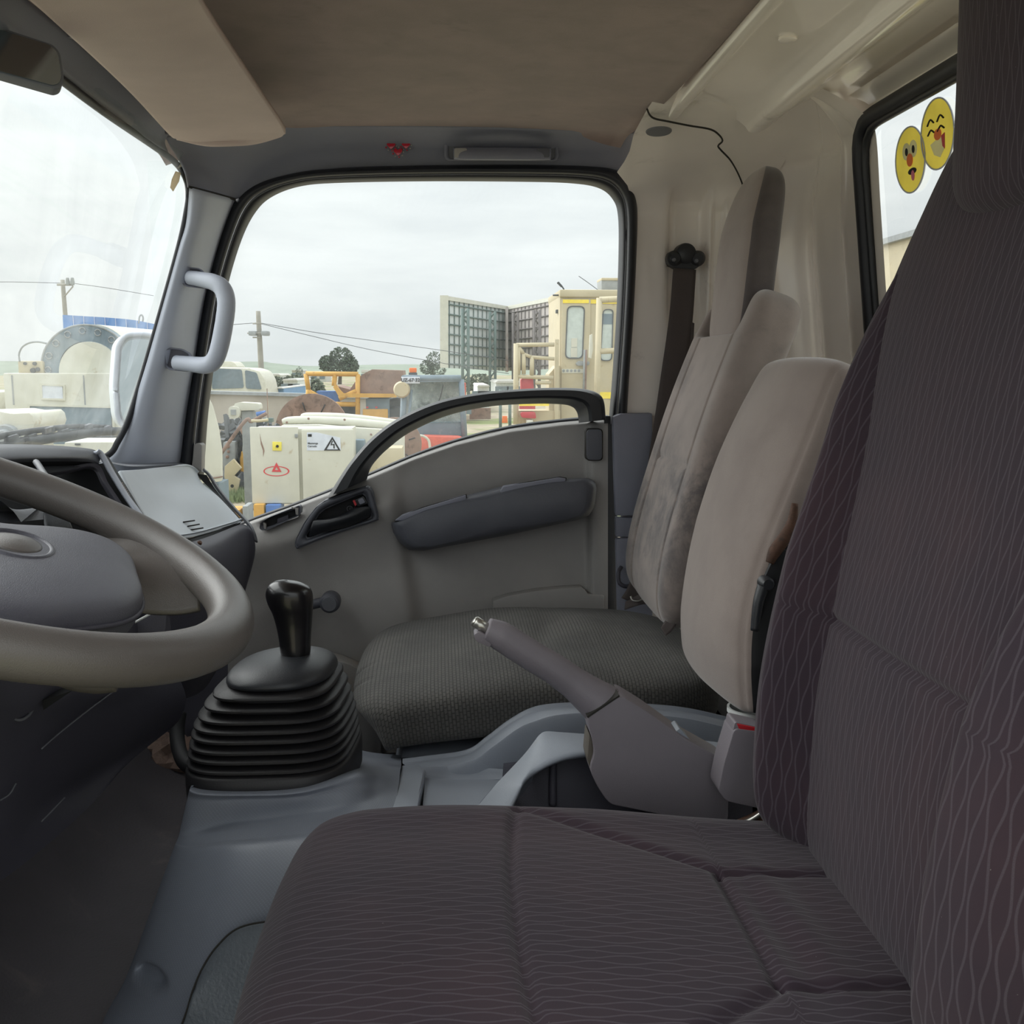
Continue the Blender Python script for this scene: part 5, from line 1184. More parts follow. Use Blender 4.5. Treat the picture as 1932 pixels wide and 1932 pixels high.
# poles
def pole(name, label, x, y0, Y, r0, arms, tilt=0):
    top = PY(x, y0, Y); t = thing(name, label, 'utility pole', (top[0], Y, 0), 'utility poles')
    tube('mast', [V(top[0] + tilt, Y, 0), V(top[0] + tilt * .5, Y, top[2] * .5), top], [r0, r0 * .85, r0 * .7], X_['pole'], t, n=10)
    for (dx0, dx1, yy, rr_) in arms:
        tube('crossarm', [PY(x + dx0, yy, Y) + V(0, -.25, 0), PY(x + dx1, yy, Y) + V(0, -.25, 0)], rr_, X_['pole'], t, n=6, sm=False)
    return t
p1 = pole('utility_pole', 'light pole with two lamp boxes right of the grab handle', 487, 587, 42, .13, [(-8, 9, 611, .03), (-18, 19, 629, .03), (-8, 8, 637, .03)], .08)
for dx in (-12, 12): boxp('lamp', 487 + dx - 7, 624, 487 + dx + 7, 633, 41.6, .5, X_['grey'], p1, .05)
p2 = pole('utility_pole', 'wooden power pole with crossarm above the blue sheet', 118, 528, 45, .12, [(-6, 24, 538, .05)], .1)
for dx in (10, 19): revolve('insulator', [(0, 0), (.07, 0), (.09, .12), (.06, .3), (0, .32)], PY(118 + dx, 538, 44.7), (0, 0, 1), X_['grey'], p2, 10)
tube('brace', [PY(138, 540, 44.7), PY(121, 560, 44.7)], .03, X_['pole'], p2, n=6, sm=False)
def wire(name, label, pts, Y, r=.012):
    o = tube(name, pp([(a, b, Y) for a, b in pts]), r, X_['dark'], None, n=5, ns=24); tag(o, label, 'wire', 'overhead wires')
wire('overhead_wire', 'upper overhead wire running right from the light pole', [(489, 609), (600, 628), (720, 645), (840, 662), (960, 680)], 42)
wire('overhead_wire', 'lower overhead wire sagging right from the light pole', [(489, 610), (580, 632), (700, 660), (840, 686), (960, 705)], 43)
wire('overhead_wire', 'short wire running left from the light pole to the pillar', [(300, 625), (420, 614), (486, 609)], 42)
wire('overhead_wire', 'wire running left from the wooden power pole', [(-80, 533), (20, 532), (114, 534)], 45)
wire('overhead_wire', 'wire running right from the wooden power pole towards the pillar', [(141, 535), (200, 543), (290, 558)], 45)

# blue corrugated sheet wall behind the drum machine
bsx = thing('blue_sheet_fence', 'blue corrugated sheet screen behind the white drum machine', 'fence', PY(200, 800, 24))
top = [(118, 594), (150, 596), (200, 599), (250, 603), (300, 613)]
for i in range(9):
    x0, x1 = 118 + i * 20, 137.5 + i * 20
    y0, y1 = np.interp([x0, x1], [q[0] for q in top], [q[1] for q in top])
    a, b = PY(x0, y0, 24), PY(x1, y1, 24)
    prism('sheet', [V(a[0], 24, 0), V(b[0], 24 - .04, 0), V(b[0], 24 - .04, b[2]), V(a[0], 24, a[2])], (0, .03, 0), X_['blue'], bsx)
tube('hoop', pp([(262, 610, 24), (263, 598, 24), (267, 594, 24), (270, 600, 24), (268, 612, 24)]), .02, X_['grey'], bsx, n=6)
# ---- white drum machine seen through the windshield
YM = 12.0
dm = thing('drum_machine', 'white machine with a big bolted drum flange seen through the windshield', 'machine', PY(110, 870, YM))
boxp('body', 5, 704, 228, 880, YM, 1.6, X_['white'], dm, .02)
boxp('skirt', -120, 740, 4, 900, YM + .1, 1.4, X_['white'], dm, .02)
boxp('slate_panel', 56, 766, 212, 838, YM - .02, .03, X_['slate'], dm, .004)
ring('panel_frame', pp([(52, 762), (216, 766), (216, 842), (52, 842)], YM - .03), pp([(56, 766), (212, 770), (212, 838), (56, 838)], YM - .03), (0, .04, 0), X_['white'], dm)
boxp('notice', 79, 727, 119, 752, YM - .012, .012, X_['paper'], dm)
ring('notice_frame', pp([(76, 723), (122, 726), (123, 756), (77, 754)], YM - .02), pp([(79, 727), (119, 729), (119, 752), (80, 751)], YM - .02), (0, .02, 0), X_['white'], dm)
for x in (24, 159): boxp('panel_seam', x - .4, 708, x + .4, 764, YM - .004, .006, X_['grey'], dm)
c = PY(165, 693, YM + .25); R1 = 83 * YM / 1932; R2 = 56 * YM / 1932
tt = np.linspace(0, 2 * np.pi, 64, endpoint=False)
sq = lambda R, dx=0: [c + V(R * math.cos(t) + dx, 0, R * .94 * math.sin(t)) for t in tt]
fl_ = ring('drum_flange', sq(R1), sq(R2 * .9), (0, .22, 0), X_['slate'], dm)
tube('flange_rim', np.array(sq(R1)), .012, X_['grey'], fl_, n=6, closed=True, sm=False)
c2 = c + V(.01, -.01, -.03)
revolve('drum_cover', [(0, 0), (R2 * 1.0, 0), (R2 * 1.03, .03), (R2 * 1.03, .2)], c + V(.03, -.02, -.06), (0, 1, 0), X_['white'], dm, 64)
for k in range(16):
    a = math.radians(22.5 * k + 4); rr_ = (R1 + R2) / 2 * 1.03
    p = c + V(rr_ * math.cos(a), -.012, rr_ * .94 * math.sin(a))
    tube('flange_boss', [p + V(.035 * math.cos(q), 0, .035 * math.sin(q)) for q in np.linspace(0, 2 * np.pi, 14, endpoint=False)], .007, X_['grey'], fl_, n=5, closed=True, sm=False)
revolve('drum_shell', [(R1 * .97, 0), (R1 * .97, 2.2), (0, 2.2)], c + V(.0, .22, 0), (.12, 1, 0), X_['white'], dm, 48)
boxp('valve_block', 33, 681, 82, 706, YM + .2, .4, X_['beige'], dm, .02)
for x, y, r in ((48, 686, 3), (66, 686, 3.5), (63, 699, 5), (72, 697, 4)):
    revolve('valve_port', [(0, -.03), (r * .0055, -.03), (r * .0062, 0), (r * .0062, .03)], PY(x, y, YM + .2), (0, 1, 0), X_['dark'], dm, 12)
tube('hose', pp([(37, 682, YM + .2), (36, 668, YM + .2), (42, 655, YM + .2), (55, 647, YM + .2), (72, 645, YM + .25), (88, 648, YM + .3)]), .011, X_['grey'], dm, n=8)
fx = thing('white_front_end', 'white angular front end of a vehicle low in the windshield', 'vehicle', PY(20, 880, 9))
prism('hood', pp([(-120, 780), (0, 776), (22, 780), (55, 778), (62, 785), (66, 800), (58, 822), (40, 832), (38, 900), (-120, 900)], 9.5), (0, .8, 0), X_['white'], fx, .03)
revolve('wheel', [(0, -.06), (.06, -.06), (.08, -.02), (.11, -.02), (.12, .0), (.12, .2), (0, .2)], PY(10, 826, 9.45), (0, 1, 0), X_['grey'], fx, 24)
bb = thing('white_box_body', 'white box body with small lettering low behind the wiper', 'vehicle', PY(180, 900, 8))
boxp('body', 120, 834, 238, 1140, 8, .5, X_['white'], bb, .02)
boxp('dark_grille', 100, 824, 214, 833, 9, .3, X_['dark'], bb)
boxp('vent', 141, 837, 151, 840, 7.99, .01, X_['dark'], bb)
# white curved tank at the pillar
tk = thing('white_tank', 'white rounded tank end beside the windshield pillar', 'tank', PY(390, 960, 8.5))
q = [(330, 700), (360, 712), (385, 732), (402, 765), (413, 805), (420, 850), (421, 900), (420, 908), (400, 911), (340, 916), (300, 916), (300, 700)]
prism('tank_shell', pp(q, 8.5), (-.25, .9, 0), X_['white'], tk, .03)
tube('tank_seam', pp([(340, 906, 8.49), (400, 902, 8.49), (420, 899, 8.49)]), .006, X_['rusty'], tk, n=5)
boxp('tank_foot', 372, 914, 420, 1104, 8.7, .4, X_['slate'], tk)

# ---- scrap and engine parts between tank and cabinet
en = thing('small_engine', 'small white engine with rectangular tank on the scrap pile', 'engine', PY(460, 850, 13.5))
prism('fuel_tank', pp(rnd([(441, 762), (452, 759), (488, 761), (490, 774), (445, 775)], 4), 13.4), (0, .25, 0), X_['white'], en, .02)
prism('recoil_cover', pp(rnd([(431, 770), (436, 766), (450, 768), (453, 778), (450, 788), (440, 791), (431, 788)], 4), 13.35), (0, .2, 0), X_['white'], en, .02)
boxp('grille', 435, 773, 445, 783, 13.33, .03, X_['grey'], en)
boxp('crankcase', 455, 775, 483, 960, 13.45, .25, X_['grey'], en, .02)
revolve('exhaust', [(0, 0), (.03, 0), (.03, .12), (0, .12)], PY(484, 782, 13.4), (1, 0, .2), X_['bluep'], en, 12)
po = thing('steel_post', 'rusty brown steel channel post standing in the scrap', 'post', PY(507, 850, 12.8))
boxp('channel', 503, 733, 511, 975, 12.8, .06, X_['rusty'], po, .004)
boxp('channel_slot', 505.5, 756, 506.5, 795, 12.79, .012, X_['beige'], po)
boxp('foot_clamp', 498, 789, 514, 797, 12.75, .12, X_['steel'], po, .01)
pr_ = tube('scrap_pipe', pp([(330, 985, 12.6), (452, 807, 12.6), (475, 795, 12.6), (503, 780, 12.6)]), .022, X_['rusty'], None, n=10); tag(pr_, 'rusty brown pipe leaning on the steel post', 'pipe')
pg = tube('scrap_pipe', pp([(474, 794, 12.4), (490, 794, 12.4), (506, 792, 12.4)]), .018, X_['beige'], None, n=10); tag(pg, 'olive pipe lying level at the steel post foot', 'pipe')
sr = np.random.default_rng(11)
def lump(name, label, x, y, w, h, Y, m, cat='scrap part', seed=0):
    s_ = Y / 1932; r = np.random.default_rng(seed + int(x)); bm = bmesh.new(); bmesh.ops.create_icosphere(bm, subdivisions=2, radius=.5)
    for v in bm.verts: v.co *= 1 + r.uniform(-.18, .18)
    c = PY(x, y, Y)
    for v in bm.verts: v.co = Vector((v.co.x * w * s_ + c[0], v.co.y * w * s_ + c[1], v.co.z * h * s_ + c[2]))
    o = from_bm(name, bm, m); return tag(o, label, cat, 'scrap heap parts')
hp_ = thing('scrap_heap', 'dark heap of tangled machine scrap left of the white cabinet', 'scrap heap', PY(450, 900, 14))
vs, fs = [], []
for k in range(560):
    x, y = sr.uniform(424, 520), sr.uniform(800, 930); y = max(y, 800 + abs(x - 450) * .25)
    p = PY(x, y, 15.6 + sr.uniform(0, 1.2)); p[2] = max(p[2], .05)
    a, b = sr.normal(size=3), sr.normal(size=3); a /= np.linalg.norm(a); b -= a * (a @ b); b /= np.linalg.norm(b); c_ = np.cross(a, b)
    L1, L2, L3 = sr.uniform(.05, .22), sr.uniform(.02, .06), sr.uniform(.015, .05); i = len(vs)
    vs += [p + a * L1 * sa + b * L2 * sb + c_ * L3 * sc for sa in (-1, 1) for sb in (-1, 1) for sc in (-1, 1)]
    fs += [tuple(i + j for j in q) for q in ((0, 1, 3, 2), (4, 6, 7, 5), (0, 4, 5, 1), (2, 3, 7, 6), (0, 2, 6, 4), (1, 5, 7, 3))]
o = mesh('tangle', vs, fs, X_['dark'], hp_, False); o['kind'] = 'stuff'
gb = thing('gearbox_casting', 'grey gearbox casting with round openings standing in the scrap', 'machine part', PY(433, 915, 15.4))
prism('casing', pp(rnd([(421, 834), (443, 833), (443, 868), (440, 915), (424, 915), (420, 866)], 3), 15.4), (0, .25, 0), X_['grey'], gb, .01)
for x, y, r in ((430, 842, 5), (431, 852, 3.5), (429, 862, 4)): revolve('opening', [(0, -.02), (r * .004, -.02), (r * .0063, -.01), (r * .0063, .01)], PY(x, y, 15.38), (0, 1, 0), X_['rusty'], gb, 14)
bl = thing('bracket_casting', 'beige steel bracket with one hole lying in the grass', 'machine part', PY(440, 930, 15))
prism('web', pp([(424, 880), (440, 866), (455, 883), (441, 898), (452, 905), (450, 914), (447, 930), (432, 930), (428, 908), (423, 900)], 15.0), (0, .08, 0), X_['beige'], bl, .006)
revolve('hole', [(0, -.004), (.024, -.004), (.026, .004)], PY(438, 917, 15.0), (0, 1, 0), X_['ink'], bl, 14)
lump('scrap_block', 'blue painted scrap lump beside the white cabinet edge', 468, 895, 16, 50, 15.2, X_['bluep'], seed=1)
lump('scrap_block', 'yellow scrap lump above the bracket in the heap', 459, 880, 12, 60, 15.5, X_['yel'], seed=2)
lump('scrap_block', 'dark scrap lump in the grass behind the bracket', 456, 908, 24, 34, 15.4, X_['dark'], seed=3)
lump('scrap_block', 'brown scrap lump under the small white engine', 470, 812, 30, 40, 15.5, X_['rusty'], seed=4)
lump('scrap_block', 'grey drum end behind the cabinet left edge', 469, 850, 20, 88, 15.2, X_['grey'], seed=5)
# grass tuft strip
vs, fs = [], []
for k in range(2500):
    p = PY(sr.uniform(410, 475), 700, sr.uniform(14.3, 17.5)); x, y = p[0], p[1]; h = sr.uniform(.05, .16); a = sr.uniform(0, 6.28); i = len(vs)
    vs += [V(x - .012 * math.cos(a), y - .012 * math.sin(a), 0), V(x + .012 * math.cos(a), y + .012 * math.sin(a), 0), V(x + sr.uniform(-.05, .05), y, h)]; fs.append((i, i + 1, i + 2))
o = mesh('grass', vs, fs, mat('grass_blades', (128, 142, 104), .8, 0, 1, .2, 6), None, False); tag(o, 'short green grass at the foot of the scrap', 'grass', None, 'stuff')

# ---- white electrical cabinet
YC = 11.0
cb = thing('electrical_cabinet', 'white steel electrical cabinet with hazard stickers behind the passenger door', 'cabinet', PY(560, 955, YC))
boxp('left_door', 471, 806, 566, 949, YC, .04, X_['white'], cb, .006)
boxp('right_door', 568.5, 811, 669, 953, YC, .04, X_['white'], cb, .006)
boxp('cabinet_body', 473, 809, 667, 950, YC + .045, .5, X_['white'], cb, .01)
prism('notice_sticker', pp([(579, 816), (598, 816), (642, 826), (643, 850), (579, 850)], YC - .004), (0, .004, 0), X_['paper'], cb)
prism('logo_mark', pp([(581, 819), (588, 819), (588, 824), (581, 824)], YC - .007), (0, .003, 0), X_['ink'], cb)
p = PY(580.5, 836.5, YC - .006); text('notice_text', 'Mantenga', p, .028, X_['dark'], cb, align='LEFT', bold=.0002)
p = PY(580.5, 842, YC - .006); text('notice_text', 'Cerrado', p, .028, X_['dark'], cb, align='LEFT', bold=.0002)
tri = [(627, 824), (642.5, 850), (611, 850)]; tri2 = [(627, 829), (638, 848), (616, 848)]
ring('hazard_triangle', pp(tri, YC - .008), pp(tri2, YC - .008), (0, .003, 0), X_['ink'], cb)
prism('hazard_bolt', pp([(626, 832), (623.5, 840), (629, 839.5), (629, 846), (631.5, 846), (631, 837.5), (626, 838.2), (628, 832)], YC - .008), (0, .003, 0), X_['ink'], cb)
ysg = prism('switch_plate', pp([(514, 833.5), (531, 834), (531, 850.5), (514, 850)], YC - .012), (0, .012, 0), X_['yw'], cb, .002)
prism('switch_knob', pp([(520, 842), (522.5, 839), (526, 841), (525, 844.5), (521.5, 844.5)], YC - .02), (0, .01, 0), X_['ink'], ysg)
boxp('door_lock', 556, 819, 562, 826, YC - .012, .014, X_['grey'], cb, .002)
ring('red_triangle', pp([(521.5, 872.5), (531, 890.5), (512.5, 890)], YC - .006), pp([(521.5, 880.5), (525, 887), (518.5, 886.8)], YC - .006), (0, .003, 0), X_['redi'], cb)
elo = [(521.5 + 24.5 * math.cos(t), 889 + 9.6 * math.sin(t)) for t in np.linspace(0, 2 * np.pi, 48, endpoint=False)]
eli = [(521.3 + 22.0 * math.cos(t), 889 + 8.2 * math.sin(t)) for t in np.linspace(0, 2 * np.pi, 48, endpoint=False)]
ring('red_oval', pp(elo, YC - .003), pp(eli, YC - .003), (0, .002, 0), X_['redi'], cb)
prism('rust_run', pp([(490, 818), (493, 832), (498, 846), (499, 851), (496.5, 862), (496, 850), (492, 838)], YC - .002), (0, .002, 0), X_['rusty'], cb)
# cover with rolled top behind the cabinet
rt = thing('machine_cover', 'white rolled steel machine cover behind the cabinet', 'machine', PY(640, 950, 12))
tube('rolled_edge', pp([(533, 796, 11.9), (545, 793.5, 11.9), (580, 793, 11.9), (660, 796, 11.9), (745, 804, 11.9)]), [.03, .045, .05, .05, .045], X_['white'], rt, n=14)
tube('rolled_edge', pp([(572, 789, 12.1), (580, 787, 12.1), (640, 788, 12.1), (700, 793, 12.1), (760, 800, 12.1)]), [.04, .055, .055, .05, .045], X_['white'], rt, n=14)
prism('cover_front', pp([(530, 802), (600, 801), (660, 806), (760, 812), (760, 905), (530, 905)], 11.75), (0, .6, 0), X_['white'], rt, .02)
for x, y in ((541, 797), (582, 790), (650, 792), (606, 809), (700, 820)): revolve('rivet', [(0, -.012), (.012, -.012), (.014, .01)], PY(x, y, 11.72), (0, 1, 0), X_['rusty'], rt, 8)
boxp('grey_filter', 667, 830, 688, 872, 11.5, .2, X_['slate'], rt, .02)
boxp('side_box', 690, 845, 760, 905, 11.3, .4, X_['beige'], rt, .02)
# timber and blocks under the cabinet
for x0, y0, x1, y1, m, lb in ((478, 952, 500, 1015, X_['yel'], 'orange timber block under the cabinet'), (501, 953, 530, 1016, X_['bluep'], 'blue block under the cabinet'), (432, 962, 455, 1040, X_['yel'], 'orange beam end at the dash corner'), (457, 955, 470, 1040, X_['grey'], 'grey clamp block left of the orange timber')):
    o = boxp('support_block', x0, y0, x1, y1, 10.9 if x0 > 470 else 10.2, .3, m, None, .01); tag(o, lb, 'block', 'blocks under the cabinet')

# ---- rusty wheel discs
def disc(label, x, y, rp, Y, slots, hub=True):
    t = thing('wheel_disc', label, 'wheel', PY(x, y + rp, Y), 'rusty wheel discs'); s_ = Y / 1932; c = PY(x, y, Y); R = rp * s_
    revolve('disc_plate', [(0, -.04), (R * .35, -.04), (R * .42, -.01), (R * .6, .02), (R * .9, -.01), (R, .0), (R, .12), (0, .12)], c, (0, 1, 0), X_['rusty'], t, 56)
    for k in range(slots):
        a = 2 * math.pi * k / slots + .3
        tube('slot', [c + V(R * f * math.cos(a), -.02 - (.03 if f < .5 else 0), R * f * math.sin(a)) for f in (.55, .8)], .012, X_['ink'], t, n=6, sm=False)
    if hub: revolve('hub_ring', [(R * .2, -.06), (R * .3, -.07), (R * .34, -.04)], c, (0, 1, 0), X_['dark'], t, 32, False)
disc('large rusty wheel disc behind the cabinet', 589, 812, 68, 19.1, 8)
disc('second rusty wheel disc behind the pull bar', 745, 838, 50, 18.4, 6)
# ---- yellow frame machine with rusty hopper
yf = thing('yellow_loader_frame', 'yellow steel frame with rusty hopper beyond the cabinet', 'machine', PY(660, 840, 24))
YF = 24
def bar(nm, a, b, Y, r, m, t, n=8): return tube(nm, [PY(a[0], a[1], a[2] if len(a) > 2 else Y), PY(b[0], b[1], b[2] if len(b) > 2 else Y)], r, m, t, n=n, sm=False)
for a, b in (((577, 705), (676, 706)), ((577, 705), (582, 735)), ((582, 735), (580, 755)), ((675, 706), (675, 798)), ((632, 708), (630, 728)), ((582, 738), (600, 748)), ((640, 752), (672, 738)), ((600, 762), (672, 763)), ((632, 728), (645, 748))):
    bar('frame_tube', a, b, YF, .055, X_['yel'], yf)
prism('hopper_side', pp([(629, 707), (633, 707), (634, 728), (648, 742), (745, 743), (764, 728), (766, 734), (747, 750), (640, 750), (630, 732)], YF - .1), (0, .1, 0), X_['yel'], yf)
prism('hopper_load', pp([(634, 728), (660, 735), (676, 712), (690, 703), (702, 697), (760, 699), (764, 730), (746, 744), (648, 744)], YF + .05), (0, 1.6, 0), X_['rusty'], yf)
boxp('engine_block', 690, 752, 735, 792, YF + .1, 1.2, X_['slate'], yf, .03)
boxp('bumper', 684, 772, 732, 800, YF, .2, X_['yel'], yf, .02)
for x in (691, 708): boxp('tail_light', x, 767, x + 4, 770, YF - .02, .05, X_['redb'], yf)
revolve('tyre', [(0, -.1), (.25, -.1), (.3, -.02), (.42, -.02), (.48, .05), (.48, .5), (0, .5)], PY(748, 790, YF + .3), (0, 1, 0), X_['dark'], yf, 32)
boxp('cross_panel', 640, 765, 672, 800, YF + .3, .1, X_['dark'], yf)
boxp('blue_tarp', 597, 738, 640, 842, 24.4, .5, X_['bluep'], yf)
# ---- grey tractor cab with number plate
tc = thing('tractor', 'grey tractor cab with number plate and orange beacon', 'tractor', PY(830, 860, 21))
YT = 21
for a, b, r in (((763, 718), (757, 860), .06), ((870, 716), (878, 850), .06), ((763, 714), (870, 714), .07), ((776, 735), (768, 840), .03)): bar('cab_post', a, b, YT, r, X_['cabgrey'], tc)
prism('cab_roof', pp(rnd([(757, 708), (868, 709), (874, 720), (757, 722)], 4), YT - .05), (0, 1.4, 0), X_['cabgrey'], tc, .04)
prism('windscreen', pp([(778, 720), (865, 720), (872, 798), (766, 798)], YT + .02), (0, .02, 0), mat_glass('tractor_glass', .35, (.86, .92, .92)), tc)
prism('cab_back', pp([(766, 716), (868, 716), (872, 850), (766, 850)], YT + 1.3), (0, .05, 0), X_['grey'], tc)
boxp('red_pillar', 872, 722, 880, 842, YT + .3, .3, X_['redm'], tc, .02)
prism('cab_lower', pp([(766, 798), (872, 795), (876, 860), (758, 860)], YT + .03), (0, .1, 0), X_['slate'], tc, .02)
boxp('seat', 787, 760, 812, 800, YT + .6, .4, X_['dark'], tc, .05)
tube('wiper', pp([(826, 762, YT), (832, 745, YT), (836, 726, YT)]), .012, X_['ink'], tc, n=6)
prism('number_plate', pp([(757, 711), (792, 711), (792, 723.5), (757, 723.5)], YT - .12), (0, .02, 0), X_['paper'], tc, .004)
text('plate_text', 'UZ-67·32', PY(774.5, 717.3, YT - .13), .096, X_['ink'], tc, bold=.003)
boxp('beacon', 772, 694, 786, 703, YT + .1, .15, X_['oran'], tc, .02); boxp('beacon_base', 771, 703, 787, 709, YT + .1, .15, X_['dark'], tc, .01)
prism('engine_hood', pp(rnd([(784, 826), (800, 823), (868, 825), (880, 832), (880, 870), (784, 870)], 5), YT - .6), (0, .6, 0), X_['redm'], tc, .04)
tube('grab_hoop', pp([(786, 850, YT - .8), (785, 830, YT - .8), (794, 822, YT - .8), (808, 830, YT - .8), (812, 850, YT - .8)]), .025, X_['white'], tc, n=8)
revolve('work_lamp', [(0, -.05), (.14, -.05), (.17, 0), (.15, .15), (0, .2)], PY(758, 735, YT - .1), (0, 1, 0), X_['beige'], tc, 20)

# ---- billboard seen from behind
bbd = thing('billboard', 'large V-shaped billboard seen from behind with steel lattice', 'billboard', PY(940, 800, 62))
def wing(x0, yt0, yb0, Y0, x1, yt1, yb1, Y1, m, st, nx, ny, tag_):
    TL, BL, TR, BR = PY(x0, yt0, Y0), PY(x0, yb0, Y0), PY(x1, yt1, Y1), PY(x1, yb1, Y1)
    prism('sheet_wing', [TL, TR, BR, BL], (0, .12, 0), m, bbd)
    f = lambda u, v: (TL * (1 - u) + TR * u) * (1 - v) + (BL * (1 - u) + BR * u) * v
    for i in range(nx + 1): tube('stud', [f(i / nx, 0) + V(0, -.12, 0), f(i / nx, 1) + V(0, -.12, 0)], .03, st, bbd, n=4, sm=False)
    for j in range(ny): tube('rail', [f(0, (j + .8) / (ny + .2)) + V(0, -.2, 0), f(1, (j + .8) / (ny + .2)) + V(0, -.2, 0)], .045, st, bbd, n=4, sm=False)
    for a, b in ((f(0, 0), f(1, 0)), ): prism('top_fascia', [a + V(0, -.3, 0), b + V(0, -.3, 0), b + V(0, -.3, -.22), a + V(0, -.3, -.22)], (0, .5, 0), X_['white'], bbd)
    e = f(0, 0) if tag_ else f(1, 0); e2 = f(0, 1) if tag_ else f(1, 1)
    prism('end_fascia', [e + V(-.22, -.3, 0), e + V(.22, -.3, 0), e2 + V(.22, -.3, 0), e2 + V(-.22, -.3, 0)], (0, .5, 0), X_['white'], bbd)
wing(838, 558, 694, 56, 956, 578, 700, 66, X_['panel'], X_['steel'], 14, 7, True)
wing(957, 578, 700, 66, 1044, 560, 696, 57, X_['panelr'], X_['steelb'], 12, 7, False)
prism('valley_post', pp([(954, 580), (959, 580), (959, 702), (954, 702)], 64), (0, .3, 0), X_['panelr'], bbd)
for x0, x1, y0, Y, st in ((872, 883, 582, 54, X_['steel']), (924, 934, 588, 60, X_['steel']), (968, 977, 590, 60, X_['steelb']), (1008, 1018, 585, 55, X_['steelb'])):
    zb_ = 0; a, b = PY(x0, y0, Y), PY(x1, y0, Y)
    for q in (a, b): tube('leg', [V(q[0], Y, 0), V(q[0], Y, q[2])], .09, st, bbd, n=6, sm=False)
    nz = 12
    for k in range(nz):
        z0, z1 = q[2] * k / nz, q[2] * (k + 1) / nz
        l_, r_ = (a, b) if k % 2 else (b, a)
        tube('lacing', [V(l_[0], Y, z0), V(r_[0], Y, z1)], .045, st, bbd, n=4, sm=False)
# orange marker, fence posts
for x, lb in ((944, 'grey steel fence post left of the orange marker'), (962, 'grey steel fence post right of the orange marker')):
    o = tube('fence_post', [PY(x, 735, 30), V(PY(x, 735, 30)[0], 30, 0)], .05, X_['steel'], None, n=6, sm=False); tag(o, lb, 'post')
o = prism('orange_marker', pp([(948, 785), (957, 785), (958, 798), (947, 798)], 34.5), (0, .1, 0), X_['oran'], None, .01); tag(o, 'orange marker barrel seen under the pull bar', 'marker')
o = boxp('red_hoarding', 886, 770, 926, 791, 37, .2, X_['rusty'], None); tag(o, 'brown red hoarding seen under the pull bar', 'fence')

# ---- beige drilling vehicle
dv = thing('beige_vehicle', 'beige mining vehicle cab with railing and yellow stripes', 'vehicle', PY(1080, 890, 17))
YV = 17.0
boxp('cab_box', 1056, 546, 1190, 900, YV, 1.8, X_['beige'], dv, .03)
boxp('roof_cap', 1056, 546, 1195, 561, YV - .06, 1.9, X_['beige'], dv, .03)
d1 = boxp('cab_door', 1060, 564, 1112, 800, YV - .03, .04, X_['beige'], dv, .01)
boxp('door_stripe', 1062, 565, 1111, 572, YV - .04, .012, X_['ystripe'], d1)
wo = rnd([(1070, 577), (1104, 577), (1100, 677), (1066, 677)], 10, 5); wi = rnd([(1072, 579), (1102, 579), (1098, 675), (1068, 675)], 9, 5)
ring('window_seal', pp(wo, YV - .05), pp(wi, YV - .05), (0, .03, 0), X_['dark'], d1)
wn = prism('door_glass', pp(wi, YV - .035), (0, .01, 0), X_['glassl'], d1)
boxp('cab_notice', 1078, 638, 1089, 655, YV - .045, .01, X_['white'], wn); boxp('cab_notice', 1077, 656, 1089, 674, YV - .045, .01, X_['white'], wn)
prism('latch', pp(rnd([(1086, 686), (1092, 681), (1112, 682), (1113, 687), (1108, 690), (1090, 690)], 2), YV - .09), (0, .06, 0), X_['grey'], d1, .01)
boxp('holes_strip', 1060, 696, 1100, 704, YV - .04, .02, X_['white'], d1)
for k in range(5): revolve('strip_hole', [(0, -.006), (.022, -.006), (.024, .004)], PY(1063.5 + k * 7.2, 699.5, YV - .04), (0, 1, 0), X_['grey'], d1, 12)
boxp('side_stripe', 1113, 565, 1190, 573, YV - .012, .012, X_['ystripe'], dv)
w2 = rnd([(1138, 583), (1158, 583), (1155, 681), (1132, 681)], 8, 5)
w2i = [(1145 + (a - 1145) * .86, 632 + (b - 632) * .965) for a, b in w2]
ring('window_seal', pp(w2, YV - .03), pp(w2i, YV - .03), (0, .03, 0), X_['dark'], dv); prism('side_glass', pp(w2i, YV - .012), (0, .01, 0), X_['glassl'], dv)
boxp('glass_shade', 1135, 592, 1157, 612, YV - .016, .006, X_['slate'], dv)
for x in (1103, 1106): bar('grab_rod', (x, 660), (x - 2, 742), YV - .12, .018, X_['rusty'] if x == 1106 else X_['grey'], dv)
bar('stanchion', (1131, 562), (1124, 830), YV - .5, .05, X_['beige'], dv, 12)
bar('stanchion_arm', (1131, 566), (1200, 563), YV - .5, .05, X_['beige'], dv, 12); bar('stanchion_arm', (1129, 663), (1200, 660), YV - .5, .045, X_['beige'], dv, 12)
prism('rag', pp([(1113, 632), (1118, 630), (1119, 660), (1116, 677), (1111, 675)], YV - .45), (0, .06, 0), X_['white'], dv, .01)
tube('aerial', pp([(1092, 521, YV + .6), (1112, 535, YV + .5), (1136, 553, YV + .4)]), .006, X_['dark'], dv, n=5)
boxp('roof_box', 1135, 524, 1185, 548, YV + .6, .5, X_['grey'], dv, .01); boxp('roof_box_lid', 1135, 524, 1185, 529, YV + .58, .54, X_['beige'], dv, .01)
prism('roof_lamp', pp(rnd([(1051, 533), (1054, 531), (1062, 540), (1060, 542)], 1), YV), (0, .08, 0), X_['dark'], dv); bar('lamp_stalk', (1061, 541), (1065, 548), YV + .05, .012, X_['dark'], dv)
boxp('side_lamp', 1049, 584, 1055, 591, YV + .2, .1, X_['dark'], dv, .01); bar('mirror_rod', (1043, 557), (1057, 557), YV + .1, .014, X_['dark'], dv)
